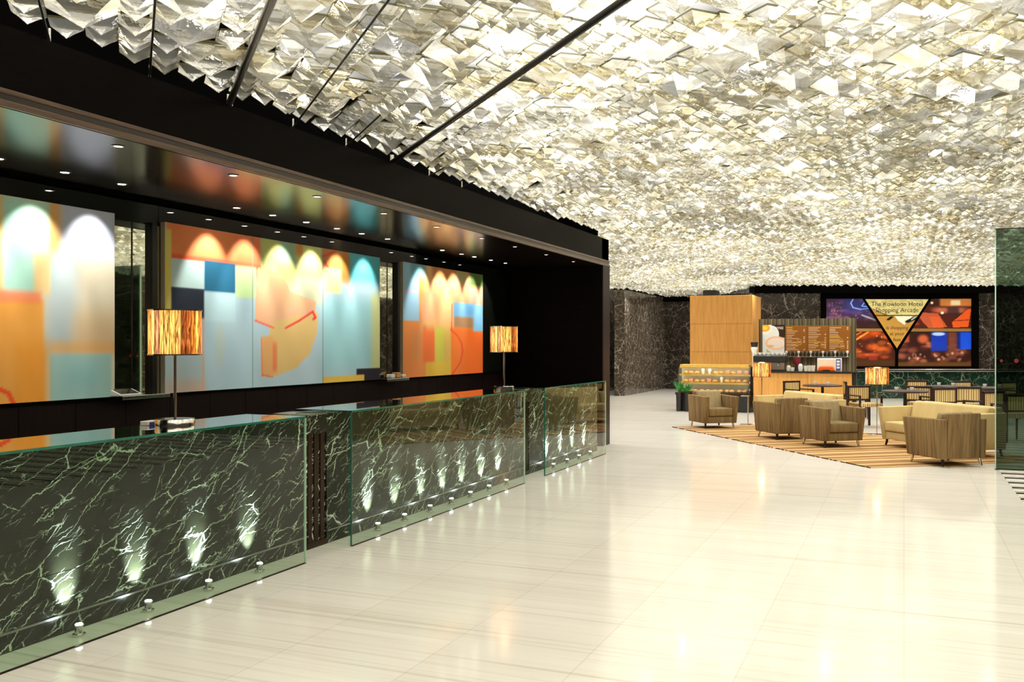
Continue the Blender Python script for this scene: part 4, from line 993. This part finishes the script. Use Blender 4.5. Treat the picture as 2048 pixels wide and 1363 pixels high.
def ph4(u, v):
    A = Art(u, v, (44,20,16)); blobs(0, [(120,60,46), (90,40,30), (170,96,70)], 50, 6, (.03,.08), (.04,.12), (.2,.9))(A)
    A.box(.05, .15, .05, .3, (190,80,50), .8, .02, .03).ell(.34, .2, .09, .16, (206,96,60), .8, .6)
    A.box(.45, .67, -.05, .55, (20,50,160), .95, .02, .03).ell(.55, .05, .10, .06, (190,210,240), .8).box(.8, .88, -.05, .5, (14,30,110), .9, .01, .02).box(.85, 1.1, -.05, .5, (20,70,200), .95, .02, .03)
    A.box(.68, .8, -.05, .8, (110,60,46), .8, .03, .05); blobs(0, [(216,170,130)], 16, 7, (.015,.03), (.03,.06), (.6,.8))(A)
    A.box(-.1, 1.1, .88, 1.1, (96,64,26), .8, .05, .04); return A.c
photo('night_city_photo', 1652, 1768, 597, 656, ph1); photo('red_bar_photo', 1652, 1790, 663, 732, ph2)
photo('lounge_chairs_photo', 1822, 1943, 597, 656, ph3); photo('restaurant_photo', 1797, 1943, 664, 732, ph4, 130)
bx0, bz1 = wpx(1652, 656.5); bx1, bz0 = wpx(1943, 662.5)
MB().box(bx0, bx1, -.055, -.046, bz0, bz1).build('gold_bar', simple('tan_gold_paint', L3(150,112,56), .4), root)
def wedge(pts, y0, y1, name, m):
    mb = MB(); a = [mb.bm.verts.new((*[wpx(*p)[0]], y0, wpx(*p)[1])) for p in pts]; b3 = [mb.bm.verts.new((wpx(*p)[0], y1, wpx(*p)[1])) for p in pts]
    mb.bm.faces.new(a); mb.bm.faces.new(b3[::-1])
    for i in range(len(pts)): mb.bm.faces.new((a[i], a[(i+1) % len(pts)], b3[(i+1) % len(pts)], b3[i]))
    return mb.build(name, m, root)
wedge([(1725,597), (1863,597), (1797,702), (1795,702), (1791,702), (1789,702)][:3]+[(1796,732), (1791,732), (1791,702)], -.060, -.046, 'black_triangle', MT['void'])
def tri(u, v):
    A = Art(u, v, (168,126,56)); A.poly([(-.1,-.1), (1.1,-.1), (1.1,.34), (.4,.34), (.12,.2)], (196,182,120))
    blobs(0, [(240,236,200), (150,150,90), (226,214,150), (110,110,60)], 160, 8, (.01,.04), (.006,.02), (0,.33), .7)(A)
    A.poly([(.46,.34), (.75,.34), (.62,.52), (.52,.44)], (214,214,186)); A.line([(.12,.2), (.36,.34)], .012, .01, (20,16,10)).line([(.42,.36), (.36,.42)], .03, .015, (16,14,12)).line([(.66,.46), (.8,.38)], .04, .03, (12,14,20)).line([(.73,.42), (.8,.36)], .012, .012, (170,190,220))
    A.box(-.1, 1.1, .325, .345, (16,12,8), 1, .01, .004); return A.c
tx0, tz1 = wpx(1730.5, 598); tx1, tz0 = wpx(1857, 696)
def tpos(u, v):
    uu = .5+(u-.5)*(1-v)*1.0; return np.column_stack([tx0+(tx1-tx0)*uu, np.full(len(u), -.0615), tz1-(tz1-tz0)*v])
gridmesh('triangle_panel', 90, 90, lambda u, v: tri(.5+(u-.5)*(1-v), v), tpos, MT['colemit'], root)
for s_, py, sz in (('The Kowloon Hotel', 608, .19), ('Shopping Arcade', 620, .19), ('is shopping', 655, .15), ('at your', 667, .15), ('feet', 679, .15)):
    lx_, lz_ = wpx(1794, py); text(s_, sz, MT['goldtext'], root, (lx_, -.063, lz_), (math.pi/2, 0, 0))

# ------------------------------------------------------------------ dark glass screen at the right
gs = empty('glass_screen', (1.08, 13.5, 0), 0, 'tall dark green glass screen standing at the right edge of the lobby', 'glass screen')
MB().box(.012, 4.9, 0, .02, .012, 3.09).build('pane', MT['screen'], gs)
MB().box(0, .012, -.002, .022, .0, 3.09).build('pale_edge', MT['paleedge'], gs)
MB().box(0, 4.9, -.01, .03, 0, .012).build('floor_channel', MT['blackmetal'], gs)
MB().box(.0, 4.9, -.003, .023, 3.09, 3.10).build('top_channel', MT['blackmetal'], gs)
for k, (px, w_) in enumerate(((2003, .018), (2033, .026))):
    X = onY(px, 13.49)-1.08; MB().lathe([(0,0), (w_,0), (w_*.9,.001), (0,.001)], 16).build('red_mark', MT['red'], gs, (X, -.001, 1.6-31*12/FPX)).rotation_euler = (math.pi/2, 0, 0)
